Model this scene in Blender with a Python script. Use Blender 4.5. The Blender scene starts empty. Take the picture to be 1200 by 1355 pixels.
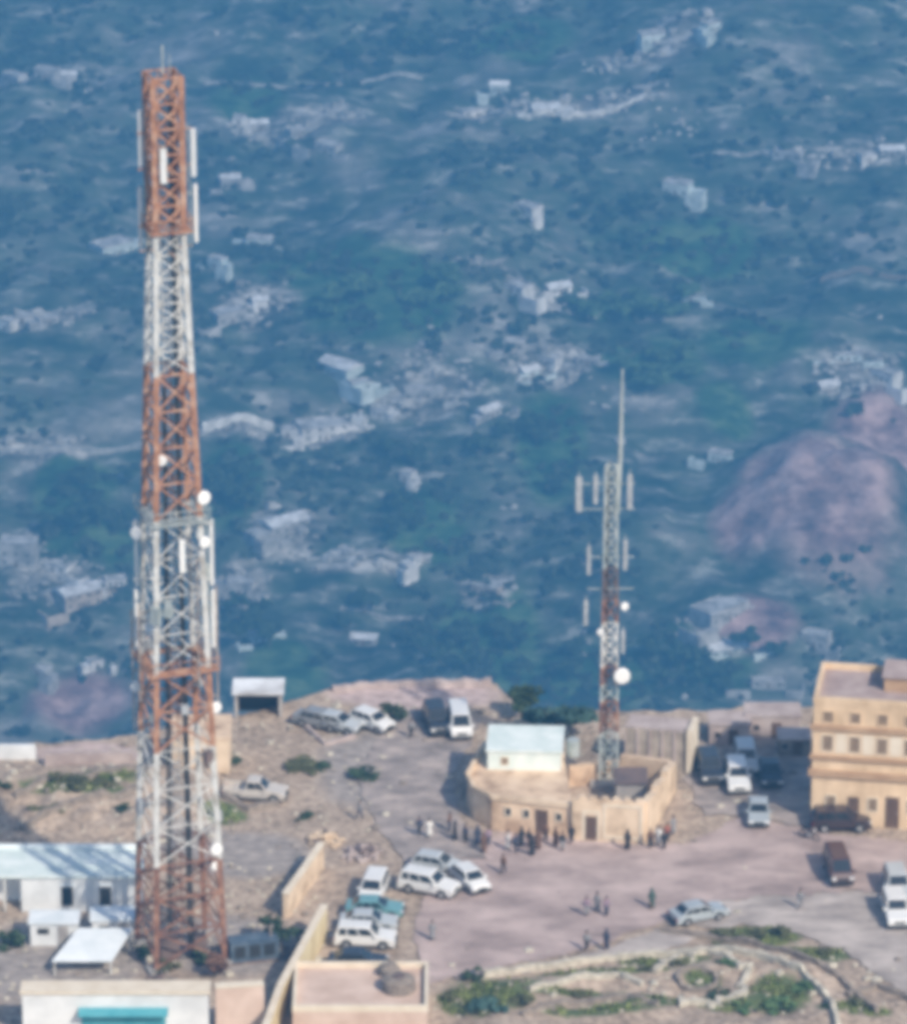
import bpy, bmesh, math, random
import numpy as np
from mathutils import Vector, Matrix, noise

random.seed(7)
rng = np.random.default_rng(7)
R = math.radians
scene = bpy.context.scene
COL = scene.collection

# ------------------------------------------------------------------ camera model
F = 7234.0                      # focal length in photo pixels
CX, CY = 600.0, 677.5
PITCH = R(22.0)
CAM = Vector((0.0, -400.0, 190.0))
fwd = Vector((0, math.cos(PITCH), -math.sin(PITCH)))
upv = Vector((0, math.sin(PITCH), math.cos(PITCH)))

def ray(u, v):
    d = fwd * F + Vector((1, 0, 0)) * (u - CX) - upv * (v - CY)
    return d.normalized()

def P(u, v, z=0.0):
    """point of the level z that the photograph shows at (u, v)"""
    d = ray(u, v)
    t = (z - CAM.z) / d.z
    return CAM + d * t

# ------------------------------------------------------------------ mesh builder
class MB:
    def __init__(self):
        self.v, self.f, self.m = [], [], []
    def add(self, vs, fs, m=0):
        o = len(self.v)
        self.v += [tuple(p) for p in vs]
        self.f += [tuple(i + o for i in f) for f in fs]
        self.m += [m] * len(fs)
    def box(self, x0, x1, y0, y1, z0, z1, m=0, M=None):
        vs = [Vector(p) for p in ((x0,y0,z0),(x1,y0,z0),(x1,y1,z0),(x0,y1,z0),(x0,y0,z1),(x1,y0,z1),(x1,y1,z1),(x0,y1,z1))]
        if M is not None: vs = [M @ p for p in vs]
        self.add(vs, [(0,3,2,1),(4,5,6,7),(0,1,5,4),(1,2,6,5),(2,3,7,6),(3,0,4,7)], m)
    def bar(self, a, b, t, m=0, t2=None):
        a, b = Vector(a), Vector(b)
        d = (b - a)
        if d.length < 1e-6: return
        d.normalize()
        r = Vector((0,0,1)) if abs(d.z) < .9 else Vector((1,0,0))
        s = d.cross(r).normalized(); w = s.cross(d).normalized()
        s *= t / 2; w *= (t2 or t) / 2
        vs = [a-s-w, a+s-w, a+s+w, a-s+w, b-s-w, b+s-w, b+s+w, b-s+w]
        self.add(vs, [(0,3,2,1),(4,5,6,7),(0,1,5,4),(1,2,6,5),(2,3,7,6),(3,0,4,7)], m)
    def tube(self, pts, rad, n=8, m=0, cap=True, ex=1.0):
        """tapered tube through points; ex squeezes it along world y"""
        pts = [Vector(p) for p in pts]
        if not hasattr(rad, '__len__'): rad = [rad] * len(pts)
        o = len(self.v)
        for i, p in enumerate(pts):
            d = pts[min(i+1, len(pts)-1)] - pts[max(i-1, 0)]
            d.normalize()
            r = Vector((0,1,0)) if abs(d.y) < .9 else Vector((1,0,0))
            s = d.cross(r).normalized(); w = s.cross(d).normalized()
            for k in range(n):
                a = 2*math.pi*k/n
                q = s*math.cos(a)*rad[i] + w*math.sin(a)*rad[i]*ex
                self.v.append(tuple(p + q))
        for i in range(len(pts)-1):
            for k in range(n):
                k2 = (k+1) % n
                self.f.append((o+i*n+k, o+i*n+k2, o+(i+1)*n+k2, o+(i+1)*n+k)); self.m.append(m)
        if cap:
            self.f.append(tuple(o+k for k in reversed(range(n)))); self.m.append(m)
            self.f.append(tuple(o+(len(pts)-1)*n+k for k in range(n))); self.m.append(m)
    def prism(self, poly, z0, z1, m=0, mtop=None):
        """closed footprint (list of (x, y), counter-clockwise) raised from z0 to z1"""
        n = len(poly)
        a = sum(poly[i][0]*poly[(i+1)%n][1]-poly[(i+1)%n][0]*poly[i][1] for i in range(n))
        if a < 0: poly = list(reversed(poly))
        o = len(self.v)
        self.v += [(p[0], p[1], z0) for p in poly] + [(p[0], p[1], z1) for p in poly]
        for i in range(n):
            j = (i+1) % n
            self.f.append((o+i, o+j, o+n+j, o+n+i)); self.m.append(m)
        self.f.append(tuple(o+n+i for i in range(n))); self.m.append(m if mtop is None else mtop)
        self.f.append(tuple(o+i for i in reversed(range(n)))); self.m.append(m)
    def wall(self, a, b, t, z0, z1, m=0):
        """upright wall from a to b (x, y), thickness t, its top straight; z values may be pairs"""
        a, b = Vector((a[0],a[1],0)), Vector((b[0],b[1],0))
        d = (b-a).normalized(); n = Vector((-d.y, d.x, 0))*t/2
        z0a, z0b = z0 if hasattr(z0,'__len__') else (z0,z0)
        z1a, z1b = z1 if hasattr(z1,'__len__') else (z1,z1)
        Z = Vector((0,0,1))
        vs = [a-n+Z*z0a, b-n+Z*z0b, b+n+Z*z0b, a+n+Z*z0a, a-n+Z*z1a, b-n+Z*z1b, b+n+Z*z1b, a+n+Z*z1a]
        self.add(vs, [(0,3,2,1),(4,5,6,7),(0,1,5,4),(1,2,6,5),(2,3,7,6),(3,0,4,7)], m)
    def ball(self, c, r, n=10, m=0, sz=1.0, jit=0.0):
        c = Vector(c); o = len(self.v); rings = max(4, n//2)
        self.v.append(tuple(c + Vector((0,0,-r*sz))))
        for i in range(1, rings):
            ph = -math.pi/2 + math.pi*i/rings
            for k in range(n):
                a = 2*math.pi*k/n
                q = r*(1+random.uniform(-jit, jit))
                self.v.append((c.x+q*math.cos(ph)*math.cos(a), c.y+q*math.cos(ph)*math.sin(a), c.z+q*sz*math.sin(ph)))
        self.v.append(tuple(c + Vector((0,0,r*sz))))
        top = len(self.v)-1
        for k in range(n):
            k2 = (k+1) % n
            self.f.append((o, o+1+k2, o+1+k)); self.m.append(m)
            self.f.append((top, o+1+(rings-2)*n+k, o+1+(rings-2)*n+k2)); self.m.append(m)
            for i in range(rings-2):
                self.f.append((o+1+i*n+k, o+1+i*n+k2, o+1+(i+1)*n+k2, o+1+(i+1)*n+k)); self.m.append(m)
    def build(self, name, mats, parent=None, smooth=False, loc=None):
        me = bpy.data.meshes.new(name)
        me.from_pydata(self.v, [], self.f)
        if not isinstance(mats, (list, tuple)): mats = [mats]
        for mm in mats: me.materials.append(mm)
        if len(mats) > 1: me.polygons.foreach_set('material_index', self.m)
        if smooth: me.polygons.foreach_set('use_smooth', [True]*len(self.f))
        me.update()
        o = bpy.data.objects.new(name, me); COL.objects.link(o)
        if parent is not None: o.parent = parent
        if loc is not None: o.location = loc
        return o

def fix_normals(o):
    bm = bmesh.new(); bm.from_mesh(o.data)
    bmesh.ops.recalc_face_normals(bm, faces=bm.faces)
    bm.to_mesh(o.data); bm.free()

def tag(o, label=None, cat=None, group=None, kind=None):
    for k, val in (('label', label), ('category', cat), ('group', group), ('kind', kind)):
        if val: o[k] = val
    if cat and not kind: o['kind'] = 'thing'
    return o

def thing(name, label, cat, loc=(0,0,0), rz=0.0, group=None):
    o = bpy.data.objects.new(name, None); COL.objects.link(o)
    o.empty_display_size = .3
    o.location = loc; o.rotation_euler = (0, 0, rz)
    return tag(o, label, cat, group)

def kids(o): return [c for c in bpy.data.objects if c.parent is o]

def copy_tree(o, parent=None, loc=None, rz=None, label=None, group=None, scale=None):
    c = o.copy(); COL.objects.link(c)
    if parent is not None: c.parent = parent
    if loc is not None: c.location = loc
    if rz is not None: c.rotation_euler = (0, 0, rz)
    if scale is not None: c.scale = scale
    if label: c['label'] = label
    if group: c['group'] = group
    for ch in kids(o): copy_tree(ch, c)
    return c

# ------------------------------------------------------------------ materials
def mat(name, c1, c2=None, rough=.8, scale=1.0, c3=None, bump=0.0, metal=0.0, detail=5.0, stretch=(1,1,1), spec=None, contrast=(.35,.65), coat=0.0):
    m = bpy.data.materials.new(name); m.use_nodes = True
    nt = m.node_tree; N = nt.nodes; L = nt.links
    b = N['Principled BSDF']
    b.inputs['Roughness'].default_value = rough
    b.inputs['Metallic'].default_value = metal
    if spec is not None: b.inputs['Specular IOR Level'].default_value = spec
    if coat: b.inputs['Coat Weight'].default_value = coat
    if c2 is None:
        b.inputs['Base Color'].default_value = (*c1, 1)
    else:
        g = N.new('ShaderNodeNewGeometry')
        mp = N.new('ShaderNodeMapping'); mp.inputs['Scale'].default_value = stretch
        L.new(g.outputs['Position'], mp.inputs['Vector'])
        n = N.new('ShaderNodeTexNoise'); n.inputs['Scale'].default_value = scale; n.inputs['Detail'].default_value = detail
        n.inputs['Roughness'].default_value = .62
        L.new(mp.outputs[0], n.inputs['Vector'])
        r = N.new('ShaderNodeValToRGB'); e = r.color_ramp.elements
        e[0].position, e[0].color = contrast[0], (*c1, 1)
        e[1].position, e[1].color = contrast[1], (*c2, 1)
        if c3 is not None:
            k = e.new((contrast[0]+contrast[1])/2); k.color = (*c3, 1)
        L.new(n.outputs['Fac'], r.inputs['Fac'])
        L.new(r.outputs['Color'], b.inputs['Base Color'])
        if bump:
            bp = N.new('ShaderNodeBump'); bp.inputs['Strength'].default_value = bump; bp.inputs['Distance'].default_value = .1
            L.new(n.outputs['Fac'], bp.inputs['Height']); L.new(bp.outputs[0], b.inputs['Normal'])
    return m

M = {}
M['red'] = mat('weathered_red_paint', (.26,.12,.065), (.56,.36,.24), .75, 1.1, c3=(.43,.21,.115), detail=9)
M['red_low'] = mat('rusted_red_paint', (.13,.065,.045), (.40,.22,.14), .8, 1.2, c3=(.25,.12,.075), detail=9)
M['white_steel'] = mat('weathered_white_paint', (.40,.38,.34), (.74,.74,.71), .55, .8, c3=(.62,.62,.59), detail=8)
M['antenna'] = mat('antenna_shell', (.74,.75,.72), (.82,.82,.80), .45, 2)
M['antenna_grey'] = mat('antenna_grey', (.30,.32,.34), (.44,.46,.47), .5, 2)
M['dish'] = mat('dish_white', (.84,.84,.82), None, .4)
M['galv'] = mat('galvanised_steel', (.34,.39,.38), (.52,.56,.54), .5, 1.0, metal=.2)
M['rust_steel'] = mat('rusted_lattice', (.22,.16,.13), (.50,.45,.40), .7, 1.3, detail=7)
M['dark_steel'] = mat('rusty_dark_steel', (.12,.09,.085), (.20,.14,.12), .7, 1.0)
M['concrete'] = mat('concrete', (.30,.29,.28), (.42,.40,.38), .9, .8)
M['cream'] = mat('cream_plaster', (.46,.34,.23), (.80,.64,.47), .9, .55, c3=(.70,.55,.39), detail=9)
M['orange_plaster'] = mat('ochre_plaster', (.36,.24,.155), (.78,.61,.44), .9, .45, c3=(.66,.49,.34), detail=9)
M['cream_trim'] = mat('pale_trim', (.66,.57,.44), (.76,.68,.55), .9, .8)
M['yellow_plaster'] = mat('yellow_plaster', (.56,.45,.25), (.70,.60,.38), .9, .5)
M['hotel'] = mat('warm_plaster', (.54,.39,.24), (.80,.61,.41), .9, .5, detail=9, stretch=(1,1,.5))
M['hotel_trim'] = mat('brown_band', (.38,.24,.14), (.50,.34,.21), .9, .7)
M['hotel_panel'] = mat('light_panel', (.70,.60,.46), (.76,.68,.55), .9, .7)
M['hotel_roof'] = mat('roof_screed', (.32,.24,.22), (.46,.37,.34), .95, .5)
M['white_plaster'] = mat('white_plaster', (.62,.64,.64), (.80,.82,.82), .85, .5, detail=8)
M['white_roof'] = mat('white_roof_paint', (.66,.72,.74), (.82,.86,.87), .7, .6)
M['pale_cyan'] = mat('pale_cyan_paint', (.60,.70,.67), (.80,.86,.83), .75, .6)
M['teal'] = mat('teal_paint', (.06,.30,.36), (.11,.38,.43), .6, .8)
M['glass'] = mat('dark_glass', (.02,.025,.03), None, .08, spec=.8)
M['shutter'] = mat('brown_shutter', (.20,.14,.09), (.27,.19,.12), .7, 2)
M['opening_shade'] = mat('painted_opening_shade', (.02,.02,.022), None, .9)  # near-black colour stands in for shade inside doorways and windows
M['door'] = mat('brown_door', (.10,.06,.04), (.15,.09,.06), .7, 2)
M['peach'] = mat('peach_plaster', (.52,.38,.30), (.68,.53,.44), .9, .5)
M['grey_block'] = mat('grey_blockwork', (.28,.26,.25), (.46,.43,.40), .95, .6, detail=8)
M['tan_block'] = mat('tan_blockwork', (.26,.22,.18), (.50,.43,.36), .95, .7, detail=9)
M['stone'] = mat('pale_drystone', (.34,.31,.25), (.62,.57,.47), .95, 1.6, detail=8, bump=.6)
M['stone_dark'] = mat('brown_drystone', (.17,.14,.12), (.32,.27,.22), .95, 1.6, detail=8, bump=.6)
M['rubble'] = mat('rubble_stone', (.34,.27,.25), (.52,.44,.41), .95, .7, detail=8)
M['bark'] = mat('bark', (.09,.07,.05), (.14,.11,.08), .95, 3)
M['leaf_dark'] = mat('leaf_dark', (.022,.045,.022), (.05,.085,.035), .8, .9)
M['leaf_olive'] = mat('leaf_olive', (.07,.075,.03), (.12,.125,.055), .85, .9)
M['leaf_green'] = mat('leaf_green', (.05,.11,.04), (.11,.18,.07), .8, .9)
M['leaf_blue'] = mat('leaf_bluegreen', (.03,.075,.065), (.06,.12,.10), .8, .9)
M['tyre'] = mat('tyre_rubber', (.02,.02,.02), None, .9)
M['rim'] = mat('wheel_rim', (.45,.46,.47), None, .35, metal=.6)
M['lamp'] = mat('headlamp_lens', (.75,.76,.76), None, .15)
M['tail'] = mat('tail_lens', (.35,.02,.02), None, .25)
M['plastic'] = mat('black_plastic', (.03,.03,.03), None, .6)
M['skin'] = mat('skin', (.22,.12,.08), None, .6)
M['hair'] = mat('hair', (.015,.012,.01), None, .7)

# ------------------------------------------------------------------ terrain
def fbm(x, y, s, o=4, off=0.0):
    return noise.fractal(Vector((x*s+off, y*s-off, off*.37)), 1.0, 2.0, o)

EDGE = [P(u, v) for u, v in ((-400,1010),(-60,1000),(0,987),(150,974),(310,948),(385,926),(440,908),(560,902),(655,900),(690,936),(830,940),(930,938),(1070,932),(1260,930),(1600,930))]
EX = [p.x for p in EDGE]; EY = [p.y for p in EDGE]
def yedge(x): return float(np.interp(x, EX, EY))

def in_poly(x, y, poly):
    c = False; n = len(poly); j = n-1
    for i in range(n):
        xi, yi = poly[i][0], poly[i][1]; xj, yj = poly[j][0], poly[j][1]
        if (yi > y) != (yj > y) and x < (xj-xi)*(y-yi)/(yj-yi)+xi: c = not c
        j = i
    return c
def poly_px(pts): return [(P(u, v).x, P(u, v).y) for u, v in pts]

TERR = poly_px([(-60,1005),(60,1012),(170,1012),(300,1015),(330,1080),(190,1110),(-60,1115)])
GARD = poly_px([(650,1292),(790,1274),(860,1270),(935,1250),(985,1236),(1050,1250),(1110,1275),(1200,1345),(1260,1420),(1260,1480),(600,1480),(600,1330)])
def poly_dist(x, y, poly):
    best = 1e9; n = len(poly)
    for i in range(n):
        ax, ay = poly[i]; bx, by = poly[(i+1) % n]
        dx, dy = bx-ax, by-ay
        t = max(0, min(1, ((x-ax)*dx+(y-ay)*dy)/(dx*dx+dy*dy+1e-9)))
        best = min(best, math.hypot(x-ax-t*dx, y-ay-t*dy))
    return best

def gh(x, y):
    """height of the hilltop ground"""
    z = -.10 + .05*fbm(x, y, .25)
    for poly, amp, st in ((TERR, 1.9, .55), (GARD, 1.0, .3)):
        if in_poly(x, y, poly):
            d = min(1.0, poly_dist(x, y, poly)/3.0)
            h = amp*d*(.55+.55*fbm(x, y*1.6, .16, 4, 3.3))
            h = max(0, h)
            k = h/st; q = math.floor(k); fr = k-q
            h = st*(q + min(1, max(0, (fr-.35)/.3)))*.6 + h*.4
            z += h
    ye = yedge(x) + .5*fbm(x, 0, .35, 3, 9.0)
    d = max(y-ye, abs(x)-58, -44-y)
    if d > 0:
        z -= d*1.15 + .8*abs(fbm(x, y, .2, 4, 1.7))*min(1, d)
    elif d > -2.5 and y > 0:
        z += .35*max(0, fbm(x, y, .5, 3, 5.0))*(1+d/2.5)
    return z

def mesh_grid(name, xs, ys, fz, material, attrs):
    nx, ny = len(xs), len(ys)
    co = np.empty((ny, nx, 3)); A = {k: np.empty((ny, nx)) for k in attrs}
    for j, y in enumerate(ys):
        for i, x in enumerate(xs):
            co[j, i] = (x, y, fz(x, y))
            for k, f in attrs.items(): A[k][j, i] = f(x, y)
    idx = np.arange(nx*ny).reshape(ny, nx)
    q = np.stack([idx[:-1,:-1], idx[:-1,1:], idx[1:,1:], idx[1:,:-1]], -1).reshape(-1, 4)
    me = bpy.data.meshes.new(name)
    me.vertices.add(nx*ny); me.vertices.foreach_set('co', co.ravel())
    me.loops.add(q.size); me.loops.foreach_set('vertex_index', q.ravel())
    me.polygons.add(len(q)); me.polygons.foreach_set('loop_start', np.arange(0, q.size, 4)); me.polygons.foreach_set('loop_total', np.full(len(q), 4))
    me.polygons.foreach_set('use_smooth', np.ones(len(q), bool))
    me.update(calc_edges=True)
    for k in attrs:
        at = me.attributes.new(k, 'FLOAT', 'POINT'); at.data.foreach_set('value', A[k].ravel().astype(np.float32))
    me.materials.append(material)
    o = bpy.data.objects.new(name, me); COL.objects.link(o)
    return o

def ramp_node(nt, pts):
    r = nt.nodes.new('ShaderNodeValToRGB'); e = r.color_ramp.elements
    e[0].position, e[0].color = pts[0][0], (*pts[0][1], 1)
    e[1].position, e[1].color = pts[-1][0], (*pts[-1][1], 1)
    for p, c in pts[1:-1]:
        k = e.new(p); k.color = (*c, 1)
    return r
def noise_node(nt, scale, stretch=(1,1,1), detail=6, rough=.6):
    N, L = nt.nodes, nt.links
    g = N.new('ShaderNodeNewGeometry'); mp = N.new('ShaderNodeMapping'); mp.inputs['Scale'].default_value = stretch
    L.new(g.outputs['Position'], mp.inputs['Vector'])
    n = N.new('ShaderNodeTexNoise'); n.inputs['Scale'].default_value = scale; n.inputs['Detail'].default_value = detail; n.inputs['Roughness'].default_value = rough
    L.new(mp.outputs[0], n.inputs['Vector'])
    return n
def mix_node(nt, fac, a, b):
    m = nt.nodes.new('ShaderNodeMix'); m.data_type = 'RGBA'
    nt.links.new(fac, m.inputs[0]); nt.links.new(a, m.inputs[6]); nt.links.new(b, m.inputs[7])
    return m.outputs[2]
def attr_edge(nt, name, nz, lo=.35, hi=.65, k=.6):
    """attribute with a noisy edge"""
    a = nt.nodes.new('ShaderNodeAttribute'); a.attribute_name = name
    s = nt.nodes.new('ShaderNodeMath'); s.operation = 'MULTIPLY_ADD'
    nt.links.new(nz, s.inputs[0]); s.inputs[1].default_value = k; nt.links.new(a.outputs['Fac'], s.inputs[2])
    m = nt.nodes.new('ShaderNodeMapRange'); m.inputs[1].default_value = lo+k*.5; m.inputs[2].default_value = hi+k*.5
    nt.links.new(s.outputs[0], m.inputs[0])
    return m.outputs[0]

# hilltop ground: dirt, with grassy and pinkish stretches
mg = bpy.data.materials.new('hilltop_dirt'); mg.use_nodes = True
nt = mg.node_tree; b = nt.nodes['Principled BSDF']; b.inputs['Roughness'].default_value = .95
n1 = noise_node(nt, .22, detail=8); n2 = noise_node(nt, 1.7, detail=5); n3 = noise_node(nt, .9, (1,2.0,1), 6)
r1 = ramp_node(nt, [(.3,(.17,.13,.10)),(.44,(.33,.255,.195)),(.55,(.44,.345,.265)),(.68,(.55,.44,.35))]); nt.links.new(n1.outputs[0], r1.inputs[0])
r2 = ramp_node(nt, [(.36,(.10,.075,.06)),(.48,(.32,.25,.19)),(.62,(.56,.46,.37))]); nt.links.new(n2.outputs[0], r2.inputs[0])
mx = nt.nodes.new('ShaderNodeMix'); mx.data_type='RGBA'; mx.inputs[0].default_value=.5
nt.links.new(r1.outputs[0], mx.inputs[6]); nt.links.new(r2.outputs[0], mx.inputs[7])
gr = ramp_node(nt, [(.35,(.05,.085,.03)),(.55,(.12,.15,.06)),(.7,(.24,.22,.12))]); nt.links.new(n3.outputs[0], gr.inputs[0])
pk = ramp_node(nt, [(.35,(.34,.26,.24)),(.65,(.60,.48,.45))]); nt.links.new(n3.outputs[0], pk.inputs[0])
gy = ramp_node(nt, [(.35,(.20,.175,.16)),(.65,(.42,.37,.335))]); nt.links.new(n3.outputs[0], gy.inputs[0])
c = mix_node(nt, attr_edge(nt, 'pink', n1.outputs[0]), mx.outputs[2], pk.outputs[0])
c = mix_node(nt, attr_edge(nt, 'grey', n1.outputs[0]), c, gy.outputs[0])
c = mix_node(nt, attr_edge(nt, 'green', n2.outputs[0], k=1.1), c, gr.outputs[0])
nt.links.new(c, b.inputs['Base Color'])
bp = nt.nodes.new('ShaderNodeBump'); bp.inputs['Strength'].default_value=.5; bp.inputs['Distance'].default_value=.12
nt.links.new(n2.outputs[0], bp.inputs['Height']); nt.links.new(bp.outputs[0], b.inputs['Normal'])

def blobs_px(spec):
    out = []
    for u, v, ru, rv in spec:
        p = P(u, v); q = P(u+ru, v); w = P(u, v-rv)
        out.append((p.x, p.y, q.x-p.x, w.y-p.y))
    return out
def blob_attr(bl):
    def f(x, y):
        return max([0]+[1-.5*math.hypot((x-a)/ru, (y-c)/rv)**2 for a, c, ru, rv in bl])
    return f
green_f = blob_attr(blobs_px([(100,1058,70,10),(140,1040,50,8),(1030,1322,42,24),(640,1322,60,26),(1000,1238,60,14),(960,1332,40,14),(1080,1262,50,10),(880,1272,60,7),(800,1290,90,6),(740,1318,80,5),(790,1345,80,7),(1130,1340,50,10),(860,1332,40,8),(690,1310,30,8),(930,1300,26,10),(300,1080,30,10)]))
pink_f = blob_attr(blobs_px([(550,918,110,18),(120,996,80,14),(730,1150,120,60),(1050,1130,60,40)]))
grey_f = blob_attr(blobs_px([(330,1130,80,30),(250,1110,60,20),(300,1250,90,40),(1000,1010,70,50),(80,1270,110,60),(510,1010,90,60)]))
ground = mesh_grid('ground', np.arange(-75, 75.01, .4), np.arange(-62, 62.01, .4), gh, mg, {'green': green_f, 'pink': pink_f, 'grey': grey_f})
tag(ground, kind='structure')

# paved square and asphalt road laid on the ground
def sheet(name, pts, z, material, jit=.45):
    w = poly_px(pts); out = []
    n = len(w)
    for i in range(n):
        a, c_ = Vector(w[i]), Vector(w[(i+1) % n])
        L = (c_-a).length; k = max(1, int(L/.5))
        for t in range(k):
            p = a.lerp(c_, t/k); out.append((p.x+jit*fbm(p.x,p.y,.7,5,2.), p.y+1.6*jit*fbm(p.x,p.y,.7,5,7.)))
    from mathutils.geometry import delaunay_2d_cdt
    ar = sum(out[i][0]*out[(i+1)%len(out)][1]-out[(i+1)%len(out)][0]*out[i][1] for i in range(len(out)))
    if ar < 0: out.reverse()
    vv, _, ff, _, _, _ = delaunay_2d_cdt([Vector(q) for q in out], [], [list(range(len(out)))], 1, 1e-5)
    me = bpy.data.meshes.new(name); me.from_pydata([(q.x, q.y, z) for q in vv], [], [tuple(f) for f in ff]); me.update(); me.materials.append(material)
    o = bpy.data.objects.new(name, me); COL.objects.link(o)
    return tag(o, kind='structure')
M['square'] = mat('worn_pinkish_asphalt', (.27,.205,.185), (.57,.45,.41), .9, .16, c3=(.43,.335,.305), detail=11, contrast=(.34,.68), stretch=(1,1.7,1))
M['asphalt'] = mat('grey_asphalt', (.21,.18,.165), (.48,.40,.355), .9, .3, c3=(.34,.29,.265), detail=11, stretch=(1,1.6,1))
M['lightroad'] = mat('dusty_road', (.29,.25,.225), (.54,.475,.43), .92, .25, detail=11, stretch=(1,1.7,1))
def wear(m, amount=.35):
    """darker tyre and oil marks running across the surface"""
    nt = m.node_tree; b = nt.nodes['Principled BSDF']; src = b.inputs['Base Color'].links[0].from_socket
    for stretch, rot, sc, lo in (((.35,1.1,1), .8, .8, .54), ((.4,1.2,1), -1.0, .9, .56), ((1,1.4,1), 0, 1.1, .58)):
        g = nt.nodes.new('ShaderNodeNewGeometry'); mp = nt.nodes.new('ShaderNodeMapping'); mp.inputs['Scale'].default_value = stretch; mp.inputs['Rotation'].default_value = (0,0,rot)
        n = nt.nodes.new('ShaderNodeTexNoise'); n.inputs['Scale'].default_value = sc; n.inputs['Detail'].default_value = 3
        nt.links.new(g.outputs['Position'], mp.inputs[0]); nt.links.new(mp.outputs[0], n.inputs['Vector'])
        r = nt.nodes.new('ShaderNodeMapRange'); r.inputs[1].default_value = lo; r.inputs[2].default_value = lo+.12; r.inputs[3].default_value = 1; r.inputs[4].default_value = 1-amount
        nt.links.new(n.outputs[0], r.inputs[0])
        mx = nt.nodes.new('ShaderNodeVectorMath'); mx.operation = 'SCALE'
        nt.links.new(src, mx.inputs[0]); nt.links.new(r.outputs[0], mx.inputs['Scale']); src = mx.outputs[0]
    nt.links.new(src, b.inputs['Base Color'])
wear(M['square'], .15); wear(M['lightroad'], .15); wear(M['asphalt'], .2)
sheet('plaza', [(560,1305),(548,1230),(560,1190),(640,1135),(700,1122),(900,1118),(985,1080),(1080,1100),(1230,1118),(1230,1180),(1080,1180),(960,1190),(870,1222),(760,1260),(650,1284)], .0, M['square'])
sheet('road', [(1230,1182),(1080,1181),(960,1191),(872,1223),(940,1228),(1000,1222),(1060,1236),(1120,1262),(1190,1310),(1230,1352)], .012, M['lightroad'])
sheet('side_road', [(548,1150),(500,1095),(470,1030),(500,975),(515,935),(590,935),(640,955),(600,1020),(606,1080),(645,1112),(640,1133)], .006, M['asphalt'])
sheet('parking_lane', [(930,1080),(905,1030),(930,1000),(1070,1000),(1075,1096),(990,1078)], .006, M['asphalt'])
sheet('garden_path', [(640,1291),(760,1268),(872,1230),(935,1236),(860,1262),(790,1270),(700,1285)], .016, M['lightroad'])

# ------------------------------------------------------------------ far hillside
def hz0(x, y):
    z = -577 + (y-1338)*.236
    if y < 1250: z = -597.8 + (y-1250)*.02
    z += 26*fbm(x+.3*y, y-.2*x, 1/330., 3, 4.4) + 15*fbm(x, y, 1/95., 4, 2.2)
    z = min(z, 120)
    # the hill that carries the hilltop
    r = math.hypot(max(0, abs(x)-52), max(0, y-22, -40-y))
    hill = -6 - .80*r + 6*fbm(x, y, 1/60., 4, 8.8)*min(1, r/20)
    return max(z, hill)
MOUNDS = []
def hz(x, y):
    z = hz0(x, y)
    if y > 1100:
        for bx, by, rx, ry, hh in MOUNDS:
            q = ((x-bx)/rx)**2+((y-by)/ry)**2
            if q < 6: z += hh*math.exp(-q*q*.8)*(1+.35*fbm(x, y, 1/28., 4, 31.))
        z += 3.2*fbm(x, y, 1/30., 4, 15.)
        st = 3.2; w = z + 3.0*fbm(x, y, 1/60., 3, 6.1)
        k = w/st; fr = k-math.floor(k)
        z += st*(min(1, max(0, (fr-.3)/.25))-fr)*.45 + 1.1*fbm(x, y, 1/9., 3, 12.)
    return z
def far(u, v):
    d = ray(u, v); t = 1300.0
    while t < 3600:
        p = CAM + d*t
        if p.z < hz(p.x, p.y):
            lo, hi = t-8, t
            for _ in range(12):
                m_ = (lo+hi)/2; p = CAM + d*m_
                if p.z < hz(p.x, p.y): hi = m_
                else: lo = m_
            return CAM + d*hi
        t += 8
    return CAM + d*2300

q_ = far(1085, 670); s_ = F/(q_-CAM).length
MOUNDS.append((q_.x, q_.y, 118/s_, 85/s_/.55, 17.0))
q_ = far(90, 800); MOUNDS.append((q_.x, q_.y, 110/s_, 60/s_/.55, 8.0))
q_ = far(960, 830); MOUNDS.append((q_.x, q_.y, 80/s_, 40/s_/.55, 6.0))
def far_blobs(spec):
    out = []
    for u, v, ru, rv in spec:
        p = far(u, v); s = F/(p-CAM).length
        out.append((p.x, p.y, ru/s, rv/s/.52))
    return out
fpink = blob_attr(far_blobs([(1085,635,112,85),(1000,670,60,46),(1160,590,70,56),(110,935,70,30),(1000,822,60,24)]))
fgreen = blob_attr(far_blobs([(830,412,70,14),(500,385,110,45),(420,350,80,30),(860,480,70,40),(1000,450,80,30),(900,330,120,30),(730,590,50,60),(560,690,60,40),(880,470,60,40),(300,640,50,40),(120,700,70,40),(760,900,120,50),(940,850,60,40),(380,880,60,40),(640,840,80,50),(330,130,60,40),(960,540,40,30),(690,60,70,30),(100,640,60,30)]))
fpale = blob_attr(far_blobs([(720,480,60,22),(1140,495,60,24),(560,525,90,22),(430,575,50,16),(380,705,50,24),(30,730,30,35),(80,770,80,25),(480,740,90,10),(700,385,80,10),(790,140,90,16),(650,150,60,14),(1130,205,80,14),(60,595,70,10),(640,780,40,20),(340,410,60,20),(60,100,90,16),(310,565,60,8),(860,60,80,25),(960,830,60,24),(400,170,90,30),(50,425,80,12),(320,770,40,25)]))
mh = bpy.data.materials.new('far_hillside'); mh.use_nodes = True
nt = mh.node_tree; b = nt.nodes['Principled BSDF']; b.inputs['Roughness'].default_value = 1.0; b.inputs['Specular IOR Level'].default_value=.1
n1 = noise_node(nt, .02, (1,1.0,2), 8, .65); n2 = noise_node(nt, .085, (.6,1.5,2), 6, .7); n3 = noise_node(nt, .006, detail=5)
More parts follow.
